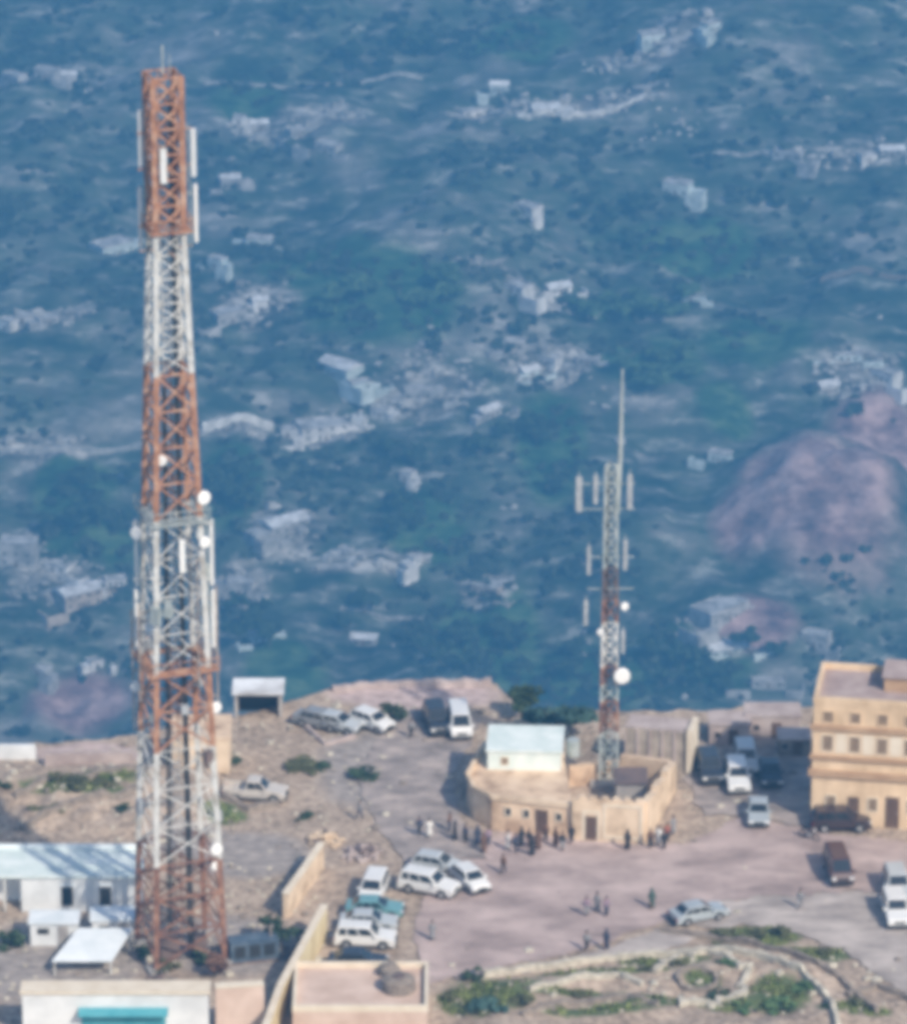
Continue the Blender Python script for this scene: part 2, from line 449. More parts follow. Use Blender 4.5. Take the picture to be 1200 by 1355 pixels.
base = ramp_node(nt, [(.3,(.008,.02,.014)),(.44,(.03,.058,.036)),(.52,(.10,.135,.09)),(.60,(.20,.20,.175)),(.70,(.46,.44,.41))]); nt.links.new(n1.outputs[0], base.inputs[0])
fine = ramp_node(nt, [(.37,(.006,.016,.01)),(.47,(.045,.065,.045)),(.56,(.16,.16,.145)),(.66,(.56,.545,.51))]); nt.links.new(n2.outputs[0], fine.inputs[0])
mx = nt.nodes.new('ShaderNodeMix'); mx.data_type='RGBA'; mx.inputs[0].default_value=.5
nt.links.new(base.outputs[0], mx.inputs[6]); nt.links.new(fine.outputs[0], mx.inputs[7])
n4 = noise_node(nt, .06, (1,1.1,1.6), 9, .68)
pk = ramp_node(nt, [(.36,(.12,.075,.08)),(.48,(.28,.185,.18)),(.62,(.52,.37,.35))]); nt.links.new(n4.outputs[0], pk.inputs[0])
gr = ramp_node(nt, [(.35,(.01,.04,.018)),(.5,(.036,.09,.04)),(.65,(.11,.17,.08))]); nt.links.new(n2.outputs[0], gr.inputs[0])
pa = ramp_node(nt, [(.38,(.035,.045,.036)),(.50,(.17,.165,.15)),(.62,(.56,.54,.50))]); nt.links.new(n2.outputs[0], pa.inputs[0])
c = mix_node(nt, attr_edge(nt, 'green', n1.outputs[0], .4, .7, .8), mx.outputs[2], gr.outputs[0])
c = mix_node(nt, attr_edge(nt, 'pale', n1.outputs[0], .4, .75, .9), c, pa.outputs[0])
c = mix_node(nt, attr_edge(nt, 'pink', n1.outputs[0], .35, .75, .8), c, pk.outputs[0])
nt.links.new(c, b.inputs['Base Color'])
xs = np.unique(np.concatenate([np.arange(-1100,-259,30.), np.arange(-260,260.1,2.2), np.arange(260,1101,30.)]))
ys = np.unique(np.concatenate([np.arange(-620,1200,20.), np.arange(1200,1960,2.6), np.arange(1960,3000,30.)]))
zero = lambda f: (lambda x, y: f(x, y) if y > 1100 and abs(x) < 320 else 0.0)
hill = mesh_grid('hillside', xs, ys, hz, mh, {'pink': zero(fpink), 'green': zero(fgreen), 'pale': zero(fpale)})
tag(hill, kind='structure')

# ------------------------------------------------------------------ foliage
def leaf_cloud(nb, spread, leaf, flat=.8, seed=0, lean=0.0):
    """vertices and quads of nb leaf clumps scattered through an uneven crown of radius 1"""
    g = np.random.default_rng(seed)
    lobes = [(g.normal(0,.45,3)*np.array([1,1,flat]), g.uniform(.35,.65)) for _ in range(7)]
    V, Fc = [], []
    for i in range(nb):
        c0, r0 = lobes[g.integers(len(lobes))]
        d = g.normal(0,1,3); d /= np.linalg.norm(d)
        p = c0 + d*r0*g.uniform(.55,1.05)*np.array([1,1,flat])
        n = d + g.normal(0,.6,3); n /= np.linalg.norm(n)
        a = np.cross(n, g.normal(0,1,3)); a /= np.linalg.norm(a); bb = np.cross(n, a)
        s = leaf*g.uniform(.6,1.4)
        o = len(V)
        V += [p-a*s-bb*s*.6, p+a*s-bb*s*.6, p+a*s*.8+bb*s*.6, p-a*s*.8+bb*s*.6]
        Fc.append((o,o+1,o+2,o+3))
    V = np.array(V); V[:, :3] *= spread
    return V, Fc

def make_tree(name, label, cat, h, r, leafmat, seed, n=420, loc=(0,0,0), group=None, leaf=.16, flat=.8, low=.35):
    t = thing(name, label, cat, loc, 0, group)
    rr = random.Random(seed)
    tr = MB()
    top = (rr.uniform(-.1,.1)*r, rr.uniform(-.1,.1)*r, h*.72)
    tr.tube([(0,0,-.3),(top[0]*.3,top[1]*.3,h*.3),top], [h*.035,h*.026,h*.012], 7)
    for k in range(6):
        a = k*1.05+rr.uniform(-.3,.3); z0 = h*rr.uniform(.25,.5)
        tr.tube([(top[0]*.3,top[1]*.3,z0),(math.cos(a)*r*.4,math.sin(a)*r*.4,z0+h*.18),(math.cos(a)*r*.75,math.sin(a)*r*.75,z0+h*.28)], [h*.014,h*.01,h*.005], 5)
    tr.build('trunk', M['bark'], t)
    V, Fc = leaf_cloud(n, 1.0, leaf, flat, seed)
    cr = MB(); zc = h*low + (h-h*low)/2
    V = V*np.array([r, r, (h-h*low)/2/flat*.95]) + np.array([0,0,zc])
    cr.add(V.tolist(), Fc)
    cr.build('crown', leafmat, t)
    return t

# scattered scrub over the far hillside: one mass nobody could count
def scrub():
    V, Fc = leaf_cloud(26, 1.0, .42, .7, 5)
    V0 = V.copy(); nf = len(Fc); q0 = np.array(Fc)
    allv, allf = [], []
    pts = []
    rr = random.Random(3)
    tries = 0
    while len(pts) < 4600 and tries < 40000:
        tries += 1
        x, y = rr.uniform(-250, 250), rr.uniform(1210, 1930)
        d = fbm(x, y, 1/70., 4, 21.) + .35*green_(x, y) - .5*fpink(x, y) - .35*fpale(x, y)
        if d + rr.uniform(-.25,.25) > .05: pts.append((x, y))
    o = 0
    for x, y in pts:
        s = rr.uniform(1.0, 2.6)*(1.5 if rr.random() < .12 else 1)
        a = rr.uniform(0, 6.28); ca, sa = math.cos(a), math.sin(a)
        W = V0 @ np.array([[ca,sa,0],[-sa,ca,0],[0,0,1]])
        W = W*s + np.array([x, y, hz(x, y)+s*.5])
        allv.append(W); allf.append(q0+o); o += len(W)
    mb = MB(); mb.v = np.concatenate(allv).tolist(); mb.f = np.concatenate(allf).tolist(); mb.m = [0]*len(mb.f)
    tag(mb.build('scrub', mat('far_scrub', (.025,.045,.03), (.075,.10,.065), .9, .03)), kind='stuff')
green_ = fgreen
scrub()

def outcrops():
    mb = MB(); rr = random.Random(21); n = 0; tries = 0
    while n < 1500 and tries < 60000:
        tries += 1
        x, y = rr.uniform(-250, 250), rr.uniform(1210, 1930)
        d = .9*fpale(x, y) - .6*fpink(x, y) + .55*fbm(x, y, 1/45., 4, 44.)
        if d + rr.uniform(-.2,.2) < .5: continue
        n += 1; r = rr.uniform(.5, 1.7)*(1.8 if rr.random() < .08 else 1)
        mb.ball((x, y, hz(x, y)+r*.1), r, 6, 0, rr.uniform(.4,.8), .35)
    tag(mb.build('rubble', mat('far_rock', (.18,.175,.16), (.50,.48,.44), .95, .05, detail=6)), kind='stuff')
outcrops()

# trees one can tell apart on the far slope
TR = {'dark': make_tree('hillside_tree', 'dark tree', 'tree', 8, 4.2, M['leaf_dark'], 11, 300, leaf=.2),
      'green': make_tree('hillside_tree', 'green tree', 'tree', 7, 4.6, M['leaf_green'], 12, 300, leaf=.2)}
tree_zones = [  # (u range, v range, count, kind, label)
    ((745,915),(398,424),9,'green','green tree in the dark field above the slim mast'),
    ((420,600),(360,420),9,'green','green tree beside the olive field right of the tall tower'),
    ((820,930),(450,520),7,'green','tree on the green slope right of the slim mast tip'),
    ((270,350),(610,680),7,'dark','dark tree right of the tall tower below the long white wall'),
    ((60,180),(640,740),9,'dark','dark tree left of the tall tower on the hazy slope'),
    ((560,760),(840,905),10,'dark','dark tree on the slope just below the hilltop rim'),
    ((850,1060),(860,925),9,'dark','dark tree behind the hilltop between slim mast and ochre building'),
    ((300,560),(800,890),9,'dark','dark tree on the lower slope behind the dirt rim'),
    ((480,760),(570,720),10,'dark','dark tree on the blue slope left of the slim mast'),
    ((260,600),(20,130),7,'dark','dark tree high on the hazy slope near the tower top'),
    ((640,1180),(250,340),9,'dark','dark tree high on the slope above the green field'),
]
first = {'dark': True, 'green': True}
used_uv = []
rr = random.Random(5)
for (u0,u1),(v0,v1),n,kind,lab in tree_zones:
    k = 0
    while k < n:
        u, v = rr.uniform(u0,u1), rr.uniform(v0,v1)
        if any(abs(u-a)<22 and abs(v-c_)<12 for a, c_ in used_uv): 
            if rr.random() < .9: continue
        used_uv.append((u, v)); k += 1
        p = far(u, v); s = rr.uniform(.7,1.25)
        if first[kind]:
            o = TR[kind]; first[kind] = False
            o.location = (p.x,p.y,hz(p.x,p.y)); o.scale = (s,s,s); o.rotation_euler=(0,0,rr.uniform(0,6))
            o['label'] = lab; o['group'] = lab.split(' ',1)[0]+' trees: '+lab.split('tree ',1)[1]
        else:
            copy_tree(TR[kind], None, (p.x,p.y,hz(p.x,p.y)), rr.uniform(0,6), lab, lab.split(' ',1)[0]+' trees: '+lab.split('tree ',1)[1], (s,s,s))

# ------------------------------------------------------------------ far houses
HC = {'w': mat('far_white_wall', (.42,.41,.39), (.84,.84,.82), .9, .25, detail=8), 'g': mat('far_grey_wall', (.20,.20,.19), (.52,.51,.49), .9, .25, detail=8),
      't': mat('far_tan_wall', (.28,.23,.18), (.58,.50,.42), .9, .25, detail=8), 'c': mat('far_cyan_wall', (.32,.38,.37), (.66,.74,.73), .9, .25, detail=8)}
M['far_roof'] = mat('far_roof', (.20,.19,.18), (.62,.61,.59), .95, .3, detail=8)
M['far_tin'] = mat('far_tin_roof', (.38,.36,.34), (.82,.84,.85), .7, .3, detail=8)
def house(u, v, w, h, key, label, rz=0.0, roof='flat', cat='house'):
    p = far(u, v+h*.35); s = F/(p-CAM).length
    W = w/s; H = min(max(h*.62/s, 2.6), 9.0); D = min(max(W*.6, 4.5), 11)
    t = thing('hillside_house', label, cat, (p.x, p.y, hz(p.x,p.y)), rz, 'houses on the far hillside')
    hs = random.Random(int(u*7+v)); ax = hs.choice((-1,1)); aw = W*hs.uniform(.35,.6); ah = H*hs.uniform(.45,.75); ad = D*hs.uniform(.4,.8)
    wm = MB(); wm.box(-W/2, W/2, 0, D, -4, H)
    x0 = ax*W/2 if ax > 0 else -W/2-aw
    wm.box(x0+.001*ax, x0+aw, hs.uniform(-1.5,1.5)+.3, D*.5+ad*.5, -4, ah)
    for k in range(2):      # rough yard walls running out from the house
        sx = hs.choice((-1,1)); l = hs.uniform(.4,.8)*W; q = (sx*W*.52, -hs.uniform(1,4)-k*.7)
        wm.wall(q, (q[0]+sx*l, q[1]), .7, -5, hs.uniform(.8,1.6)); wm.wall((q[0]+sx*l, q[1]+.36), (q[0]+sx*l, q[1]+D*.8), .7, -5, hs.uniform(.8,1.6))
    wm.build('wall', HC[key], t)
    rf = MB()
    rm = M['far_roof'] if roof == 'flat' else M['far_tin']
    if roof == 'flat':
        rf.box(-W/2+.3, W/2-.3, .3, D-.3, H+.003, H+.12)
        for a in ((-W/2-.05,W/2+.05,-.05,.25),(-W/2-.05,W/2+.05,D-.25,D+.05),(-W/2-.05,-W/2+.25,.25,D-.25),(W/2-.25,W/2+.05,.25,D-.25)):
            rf.box(*a, H+.002, H+.55)
        rf.build('roof', [rm], t)
    else:
        e = .4
        rf.add([(-W/2-e,-e,H),(W/2+e,-e,H),(W/2+e,D+e,H),(-W/2-e,D+e,H),(-W/2-e,D/2,H+1.5),(W/2+e,D/2,H+1.5)], [(0,1,5,4),(2,3,4,5),(0,4,3),(1,2,5),(0,3,2,1)])
        rf.build('roof', rm, t)
    dm = MB(); dm.box(-.5, .5, -.05, .02, 0, 2.1); dm.build('door', M['door'], t)
    nst = 2 if H > 5.2 else 1
    nw = max(1, min(4, int(W/3.5)))
    for stv in range(nst):
        for k in range(nw):
            x = -W/2 + W*(k+.5)/nw
            if stv == 0 and abs(x) < 1.2: continue
            wi = MB(); wi.box(x-.5, x+.5, -.045, .02, 1.0+stv*3.0, 2.1+stv*3.0); wi.build('window', M['opening_shade'], t)
    return t
houses = [
 (440,490,54,26,'c','pale house on the slope right of the tower, upper one of the cluster'),
 (480,512,30,18,'c','small pale house just right of the upper cluster house'),
 (560,522,52,22,'g','wide grey house at the right end of the middle cluster'),
 (502,546,26,20,'w','small white house below the gap in the middle cluster'),
 (652,547,32,18,'g','small grey house alone at the far right below the middle cluster'),
 (432,573,66,30,'w','large pale block right of the bright white hut'),
 (381,573,18,18,'w','bright white hut at the end of the long white wall'),
 (536,631,18,20,'w','bright white hut alone on the dark slope'),
 (386,697,60,22,'g','grey house on the slope below the long wall'),
 (352,716,36,24,'g','grey annexe left of the lower grey house'),
 (22,732,48,50,'g','large grey block at the left edge of the picture'),
 (70,752,44,14,'w','low white house right of the large grey block'),
 (112,792,56,34,'t','tan house left of the white tower section'),
 (154,772,28,16,'w','small white house just left of the tower legs'),
 (316,778,34,30,'g','grey house just right of the tower legs'),
 (722,478,30,18,'w','white house in the cluster left of the mast tip'),
 (704,494,24,16,'c','lower pale house in the cluster left of the mast tip'),
 (680,458,30,20,'g','grey house at the upper left of the mast tip cluster'),
 (776,480,30,14,'g','low grey house nearest the mast tip'),
 (676,382,40,14,'w','low white house at the left of the row above the mast'),
 (742,384,34,16,'w','low white house at the right of the row above the mast'),
 (914,396,22,16,'c','small pale house right of the dark green field'),
 (950,606,30,20,'c','small pale house left of the pink rock slope'),
 (1166,498,36,22,'w','white house at the top of the pink rock slope'),
 (1098,515,28,22,'g','grey house on the crest of the pink rock slope'),
 (1122,474,36,16,'c','pale house above the crest of the pink rock slope'),
 (1076,848,36,30,'g','grey house just above the ochre building'),
 (966,812,72,28,'g','wide grey compound behind the dark slope near the ochre building'),
 (966,864,56,12,'c','low bluish shed below the wide grey compound'),
 (1016,906,44,16,'g','low grey house just behind the hilltop rim'),
 (640,782,40,24,'t','tan house on the slope left of the mast middle'),
 (158,330,52,24,'c','pale house left of the upper white tower section'),
 (306,242,26,24,'g','grey house right of the red tower top'),
 (316,160,16,16,'w','small white hut right of the red tower top'),
 (430,196,34,16,'g','grey house high on the slope, right one of three'),
 (396,176,26,18,'g','grey house high on the slope, middle one of three'),
 (345,168,22,16,'g','grey house high on the slope, left one of three'),
 (342,322,34,20,'c','pale house right of the top of the white section'),
 (284,348,22,22,'c','narrow pale house close beside the white tower section'),
 (308,420,44,24,'g','grey house right of the white tower section'),
 (345,404,20,28,'w','tall narrow house right of the white tower section'),
 (30,422,20,16,'w','small white hut near the left edge, middle height'),
 (6,430,22,22,'w','white house cut by the left edge, middle height'),
 (66,426,28,12,'g','low grey house second from the left edge'),
 (92,104,20,20,'w','white hut at upper left beside the tower top'),
 (60,98,30,20,'g','grey house at upper left of the slope'),
 (14,104,30,16,'g','grey house in the top left corner'),
 (632,150,40,14,'w','low white house high on the slope, top centre'),
 (722,147,36,16,'w','white house at the left end of the pale ridge track'),
 (893,250,36,26,'c','single pale house high above the mast'),
 (692,277,34,14,'w','low white house on the slope above the row'),
 (1150,210,22,16,'w','white house at the right end of the upper slope'),
 (1180,202,32,14,'g','low grey house at the right edge of the upper slope'),
 (1040,206,40,16,'g','grey house on the upper right slope'),
 (945,36,24,20,'c','pale house near the top edge, right of centre'),
 (865,52,34,22,'c','wide pale house near the top edge, right of centre'),
 (660,118,24,20,'c','pale house near the top centre above the low white one'),
 (454,732,20,16,'w','white hut on the pale terrace track'),
 (560,742,30,12,'w','low white house at the end of the pale terrace track'),
 (348,845,32,16,'c','pale hut on the slope behind the open shed'),
 (480,850,34,14,'g','low grey house on the slope behind the dirt rim'),
 (50,890,26,18,'g','grey hut at lower left on the purple slope'),
 (130,880,20,14,'w','white hut at lower left on the purple slope'),
]
for i, (u,v,w,h,k,lab) in enumerate(houses):
    house(u, v, w, h, k, lab, rz=((i*37) % 50-25)/32., roof='flat' if i % 4 else 'tin')

# long pale walls and terrace walls on the far slope
def far_wall(u0, v0, u1, v1, hgt, material, label, name='boundary_wall', cat='wall'):
    a, c_ = far(u0, v0), far(u1, v1); n = max(2, int((c_-a).length/4)); mb = MB()
    pts = []
    for i in range(n+1):
        q = a.lerp(c_, i/n); pts.append((q.x, q.y, hz(q.x, q.y)))
    for p, q in zip(pts, pts[1:]):
        mb.wall(p[:2], q[:2], .8, (p[2]-3, q[2]-3), (p[2]+hgt, q[2]+hgt))
    return tag(mb.build(name, material), label, cat)
far_wall(268,571,362,571,3.6,HC['w'],'long white wall right of the tall tower on the far slope')
far_wall(0,604,190,590,1.8,HC['g'],'long grey wall left of the tall tower on the far slope')
far_wall(405,742,570,744,1.6,HC['g'],'long pale terrace wall crossing the slope at mid height')
far_wall(270,112,560,105,1.6,HC['g'],'thin pale wall running right from the tower top')
far_wall(705,152,855,128,2.0,HC['w'],'pale ridge wall rising to the right near the top')
far_wall(1085,374,1230,378,2.2,M['stone_dark'],'dark terrace wall at the right edge above the pink slope')
far_wall(925,210,1010,204,1.6,HC['g'],'pale terrace wall on the upper right slope')
far_wall(450,806,560,822,1.2,HC['g'],'faint terrace wall on the lower slope behind the rim')

# ------------------------------------------------------------------ masts
def lattice(mb, rot, wf, z0, z1, bay, leg, br, ns=4, m=0, xbrace=True, diaph=True):
    n = max(1, round((z1-z0)/bay))
    def corners(z):
        r = wf(z)/math.sqrt(2) if ns == 4 else wf(z)/math.sqrt(3)
        off = math.pi/4 if ns == 4 else math.pi/2
        return [Vector((r*math.cos(rot+off+2*math.pi*k/ns), r*math.sin(rot+off+2*math.pi*k/ns), z)) for k in range(ns)]
    for i in range(n):
        za, zb = z0+(z1-z0)*i/n, z0+(z1-z0)*(i+1)/n
        A, B = corners(za), corners(zb)
        for k in range(ns):
            k2 = (k+1) % ns
            mb.bar(A[k], B[k], leg, m)
            mb.bar(B[k], B[k2], br, m)
            if xbrace:
                mb.bar(A[k], B[k2], br, m); mb.bar(A[k2], B[k], br*.98, m)
            else:
                mb.bar(A[k] if i % 2 else A[k2], B[k2] if i % 2 else B[k], br, m)
        if diaph:
            mb.bar(B[0].lerp(B[1],.5), B[2].lerp(B[3 % ns],.5), br*.8, m)

def dish(parent, c, r, az, name='dish_antenna', mt='dish'):
    """drum shaped microwave dish facing azimuth az with its bracket"""
    d = Vector((math.cos(az), math.sin(az), 0)); mb = MB(); c = Vector(c)
    mb.tube([c-d*.25*r, c, c+d*.45*r, c+d*.55*r], [r*.45, r*.95, r, r*.86], 18)
    o = mb.build(name, M[mt], parent, smooth=False)
    br = MB(); br.bar(c-d*.2*r, c-d*(r*.9+.5), .1); br.build('bracket', M['galv'], o)
    return o
def panel(parent, c, h, az, w=.32, d=.18, mt='antenna'):
    mb = MB(); Mx = Matrix.Translation(c) @ Matrix.Rotation(az, 4, 'Z')
    mb.box(-d/2, d/2, -w/2, w/2, -h/2, h/2, 0, Mx)
    bm_o = mb.build('panel_antenna', M[mt], parent)
    br = MB()
    for s in (-.35,.35):
        br.bar(Mx @ Vector((-d/2,0,s*h)), Mx @ Vector((-d/2-.55,0,s*h)), .07)
    br.bar(Mx @ Vector((-d/2-.25,0,-h*.6)), Mx @ Vector((-d/2-.25,0,h*.6)), .08)
    br.build('bracket', M['galv'], bm_o)
    return bm_o

tb = P(240, 1258); ROT = R(19)
tower = thing('radio_tower', 'tall lattice radio tower painted in red and white bands inside the walled yard', 'radio tower', (tb.x, tb.y, gh(tb.x, tb.y)))
def tw(z): return 5.5-(5.5-2.15)*min(z, 58)/58 if z < 58 else 2.15
bands = [(.35,8.8,'red'),(8.8,18.2,'white'),(18.2,24.6,'red'),(24.6,36.8,'white'),(36.8,48.2,'red'),(48.2,59.3,'white'),(59.3,71.0,'red')]
for z0, z1, cname in bands:
    mb = MB(); wmid = tw((z0+z1)/2)
    lattice(mb, ROT, tw, z0, z1, 2.9 if wmid > 2.6 else 1.95, .40, (.13 if cname == 'red' else .085))
    mb.build('red_section' if cname == 'red' else 'white_section', (M['red_low'] if z0 < 1 else M['red']) if cname == 'red' else M['white_steel'], tower)
# ladder and feeder cables climbing inside, painted with the bands
for z0, z1, cname in bands:
    mb = MB(); o_ = Matrix.Rotation(ROT, 4, 'Z')
    for x in (-.28,.28): mb.bar(o_ @ Vector((x,.5,z0)), o_ @ Vector((x,.5,z1)), .09)
    z = z0+.2
    while z < z1: mb.bar(o_ @ Vector((-.28,.5,z)), o_ @ Vector((.28,.5,z)), .05); z += .45
    mb.build('ladder', (M['red_low'] if z0 < 1 else M['red']) if cname == 'red' else M['white_steel'], tower)
mb = MB(); o_ = Matrix.Rotation(ROT, 4, 'Z')
for k in range(5): mb.bar(o_ @ Vector((.55+.09*k,-.1,.3)), o_ @ Vector((.3+.07*k,-.05,69)), .06)
mb.build('feeder_cable', M['plastic'], tower)
# working platforms, antenna mounts
def platform(z, w, cname='galv', rail=True):
    mb = MB(); Rm = Matrix.Rotation(ROT, 4, 'Z'); h = w/2; i = tw(z)/2-.25
    for a in ((-h,h,-h,-i),(-h,h,i,h),(-h,-i,-i,i),(i,h,-i,i)): mb.box(*a, z, z+.08, 0, Rm)
    if rail:
        cs = [Rm @ Vector((sx*h, sy*h, z)) for sx, sy in ((-1,-1),(1,-1),(1,1),(-1,1))]
        for k in range(4):
            p, q = cs[k], cs[(k+1)%4]
            for zz in (.55,1.1): mb.bar(p+Vector((0,0,zz)), q+Vector((0,0,zz)), .06)
            for t_ in (0,.33,.66): mb.bar(p.lerp(q,t_), p.lerp(q,t_)+Vector((0,0,1.1)), .06)
    mb.build('platform', M[cname], tower)
platform(24.5, 5.4, 'red'); platform(36.5, 4.6, 'galv'); platform(59.2, 3.2, 'red', True)
for zz, hh in ((65.3,4.6),(58.6,3.2)):
    mb = MB(); rad = 2.05
    for k in range(4):
        a = ROT+k*math.pi/2
        for s in (-.6,.6):
            q = Vector((math.cos(a)*rad, math.sin(a)*rad, zz+s*hh*.5))
            mb.bar((math.cos(a)*1.0, math.sin(a)*1.0, zz+s*hh*.5), q, .10)
    mb.build('antenna_mount', M['red'], tower)
for a, z, h, rad in ((math.pi+.1,66.2,4.3,1.75),(-.25,65.2,3.6,2.2),(math.pi-.1,60.0,4.6,1.9),(.1,60.3,4.4,2.2),(-math.pi/2,64.5,2.6,1.6)):
    panel(tower, Vector((math.cos(a)*rad, math.sin(a)*rad, z)), h, a, .46, .26)
# long panel antennas and stand-off poles round the middle white section
mb = MB()
for a in (math.pi+.2, -.2, -1.2, math.pi+1.0):
    for z in (27,31.5,36):
        mb.bar((math.cos(a)*1.4, math.sin(a)*1.4, z), (math.cos(a)*3.0, math.sin(a)*3.0, z), .12)
mb.build('antenna_mount', M['white_steel'], tower)
for a, z, h, rad in ((math.pi+.05,33.5,5.4,2.75),(-.1,33.6,5.2,2.95),(math.pi+.25,28.4,4.6,2.9),(-.25,28.4,4.6,3.1),(-1.25,34.2,2.6,2.6)):
    panel(tower, Vector((math.cos(a)*rad, math.sin(a)*rad, z)), h, a, .42, .24)
dish(tower, (2.35,-.9,38.3), .55, R(-60)); dish(tower, (-.6,-1.75,41.6), .42, R(-95)); dish(tower, (3.0,-1.0,21.2), .46, R(-55))
dish(tower, (-2.9,-.9,22.9), .45, R(-110)); dish(tower, (-2.55,-1.3,35.6), .5, R(-120)); dish(tower, (2.4,-1.4,34.9), .45, R(-60)); dish(tower, (2.9,-1.6,9.6), .5, R(-70)); dish(tower, (2.75,-1.6,1.0+7.2), .38, R(-50))
rc = random.Random(41)
for k in range(16):
    z = rc.uniform(10, 37); a = rc.uniform(0, 6.28); rad = tw(z)*.6+rc.uniform(.2,.8)
    c_ = Vector((math.cos(a)*rad, math.sin(a)*rad, z)); bx = MB(); w_, h_ = rc.uniform(.4,.8), rc.uniform(.6,1.4)
    bx.box(-w_/2,w_/2,-.2,.2,-h_/2,h_/2,0,Matrix.Translation(c_) @ Matrix.Rotation(a+math.pi/2,4,'Z')); bx.bar(c_, (c_.x*.6,c_.y*.6,z), .09)
    bx.build('radio_unit', M[rc.choice(('antenna_grey','galv','dark_steel','antenna'))], tower)
for a, z0_, z1_, rad in ((math.pi+.15,19,29,3.2),(-.2,21,31,3.3),(math.pi+.6,22,30,3.1),(-.9,24,34,3.1)):
    ml = MB(); q0 = (math.cos(a)*rad, math.sin(a)*rad)
    ml.bar((*q0,z0_),(*q0,z1_),.13)
    for t_ in (.1,.5,.9):
        z = z0_+(z1_-z0_)*t_; ml.bar((*q0,z),(q0[0]*.55,q0[1]*.55,z),.10)
    ml.build('standoff_pole', M['rust_steel'], tower)
for x0_, y0_, x1_, y1_ in ((.8,-1.2,.5,-.9),(-.9,-1.0,-.6,-.8)):
    cb_ = MB()
    for k in range(4): cb_.bar((x0_+.1*k,y0_,.3),(x1_*.8+.08*k,y1_*.9,47),.075)
    cb_.build('feeder_cable', M['plastic'], tower)
mb = MB(); mb.bar((0,0,71),(0,0,73.2),.12); mb.bar((.5,.3,71),(.5,.3,72.4),.07); mb.build('lightning_rod', M['galv'], tower)
Rm = Matrix.Rotation(ROT,4,'Z')
for sx in (-1,1):
    for sy in (-1,1):
        mb = MB(); mb.box(sx*2.75-.7, sx*2.75+.7, sy*2.75-.7, sy*2.75+.7, -.5, .36, 0, Rm); mb.build('foundation', M['concrete'], tower)
# cladding boxes of equipment in the foot of the tower
for x, y, w, h in ((-1.2,-.9,1.5,1.9),(1.1,-1.0,1.2,1.6)):
    mb = MB(); mb.box(x-w/2, x+w/2, y-.4, y+.4, .0, h, 0, Rm); mb.box(x-w/2-.05, x+w/2+.05, y-.45, y+.45, h+.002, h+.1, 0, Rm)
    mb.build('equipment_cabinet', M['dark_steel'], tower)

# slim mast in the fort yard
sb = P(803, 1034)
mast = thing('slim_mast', 'slim galvanised lattice mast with a thin top pole rising from the fort yard', 'mast', (sb.x, sb.y, 0))
def sw(z): return 1.55-(1.55-.95)*z/28
for z0, z1, mm, nm in ((0,4.6,'galv','lattice_section'),(4.6,7.4,'red_low','rusted_section'),(7.4,8.9,'galv','lattice_section'),(8.9,10.5,'red_low','rusted_section'),(10.5,14.4,'white_steel','white_section'),(14.4,16.4,'red_low','rusted_section'),(16.4,19.2,'dark_steel','dark_section'),(19.2,28.2,'galv','lattice_section')):
    mb = MB(); lattice(mb, R(12), sw, z0, z1, 1.5, .17, .09, 3, 0, True, False); mb.build(nm, M[mm], mast)
mb = MB(); mb.tube([(.55,0,24),(.75,0,29),(.85,0,36.4)], [.22,.19,.08], 8); mb.bar((.55,0,24),(0,0,24),.1); mb.bar((.72,0,27.5),(.1,0,27.5),.1); mb.build('top_pole', M['galv'], mast)
mb = MB()
for k in range(3): mb.bar((.1+.09*k-.35,-.2,.2), (.05+.07*k-.3,-.2,27), .06)
mb.build('feeder_cable', M['plastic'], mast)
mb = MB()
for z in (24.4,26.6,20.2,17.4): mb.bar((-2.4 if z>22 else -1.8,-.3,z), (2.0,-.2,z), .08)
mb.build('antenna_mount', M['galv'], mast)
for x, z, h, w in ((-2.55,25.8,3.0,.5),(1.55,26.0,3.0,.42),(-1.2,26.2,2.4,.34),(1.25,20.5,2.6,.34),(-1.7,20.0,2.4,.30),(-1.9,15.4,2.2,.34),(1.15,12.8,2.0,.3)):
    panel(mast, Vector((x,-.55,z)), h, -math.pi/2, w, .2, 'antenna_grey')
dish(mast, (1.05,-.9,10.0), .68, R(-85)); dish(mast, (1.2,-.8,16.1), .34, R(-70)); dish(mast, (-.7,-1.0,13.9), .3, R(-100))
mb = MB(); mb.box(-1.4,1.4,-1.4,1.4,-.3,.3); mb.build('foundation', M['concrete'], mast)

# ------------------------------------------------------------------ buildings helpers
def window_on(parent, x, z, w, h, y=0.0, frame='cream_trim', M4=None, name='window', glass='glass'):
    """window in a wall whose face is y; frame proud of the wall, pane just inside the frame"""
    f = MB(); e = .09
    for a in ((x-w/2-e, x+w/2+e, z-e, z),(x-w/2-e, x+w/2+e, z+h, z+h+e),(x-w/2-e, x-w/2, z, z+h),(x+w/2, x+w/2+e, z, z+h)):
        f.box(a[0], a[1], y-.07, y+.02, a[2], a[3], 0, M4)
    o = f.build(name, M[frame], parent)
    g = MB(); g.box(x-w/2, x+w/2, y-.02, y+.03, z, z+h, 0, M4); g.build('pane', M[glass], o)
    return o
def door_on(parent, x, w, h, y=0.0, mt='door', M4=None):
    f = MB(); f.box(x-w/2, x+w/2, y-.06, y+.02, .0, h, 0, M4); o = f.build('door', M[mt], parent)
    k = MB(); k.box(x+w/2-.2, x+w/2-.1, y-.11, y-.06, h*.48, h*.52, 0, M4); k.build('handle', M['rim'], o)
    return o
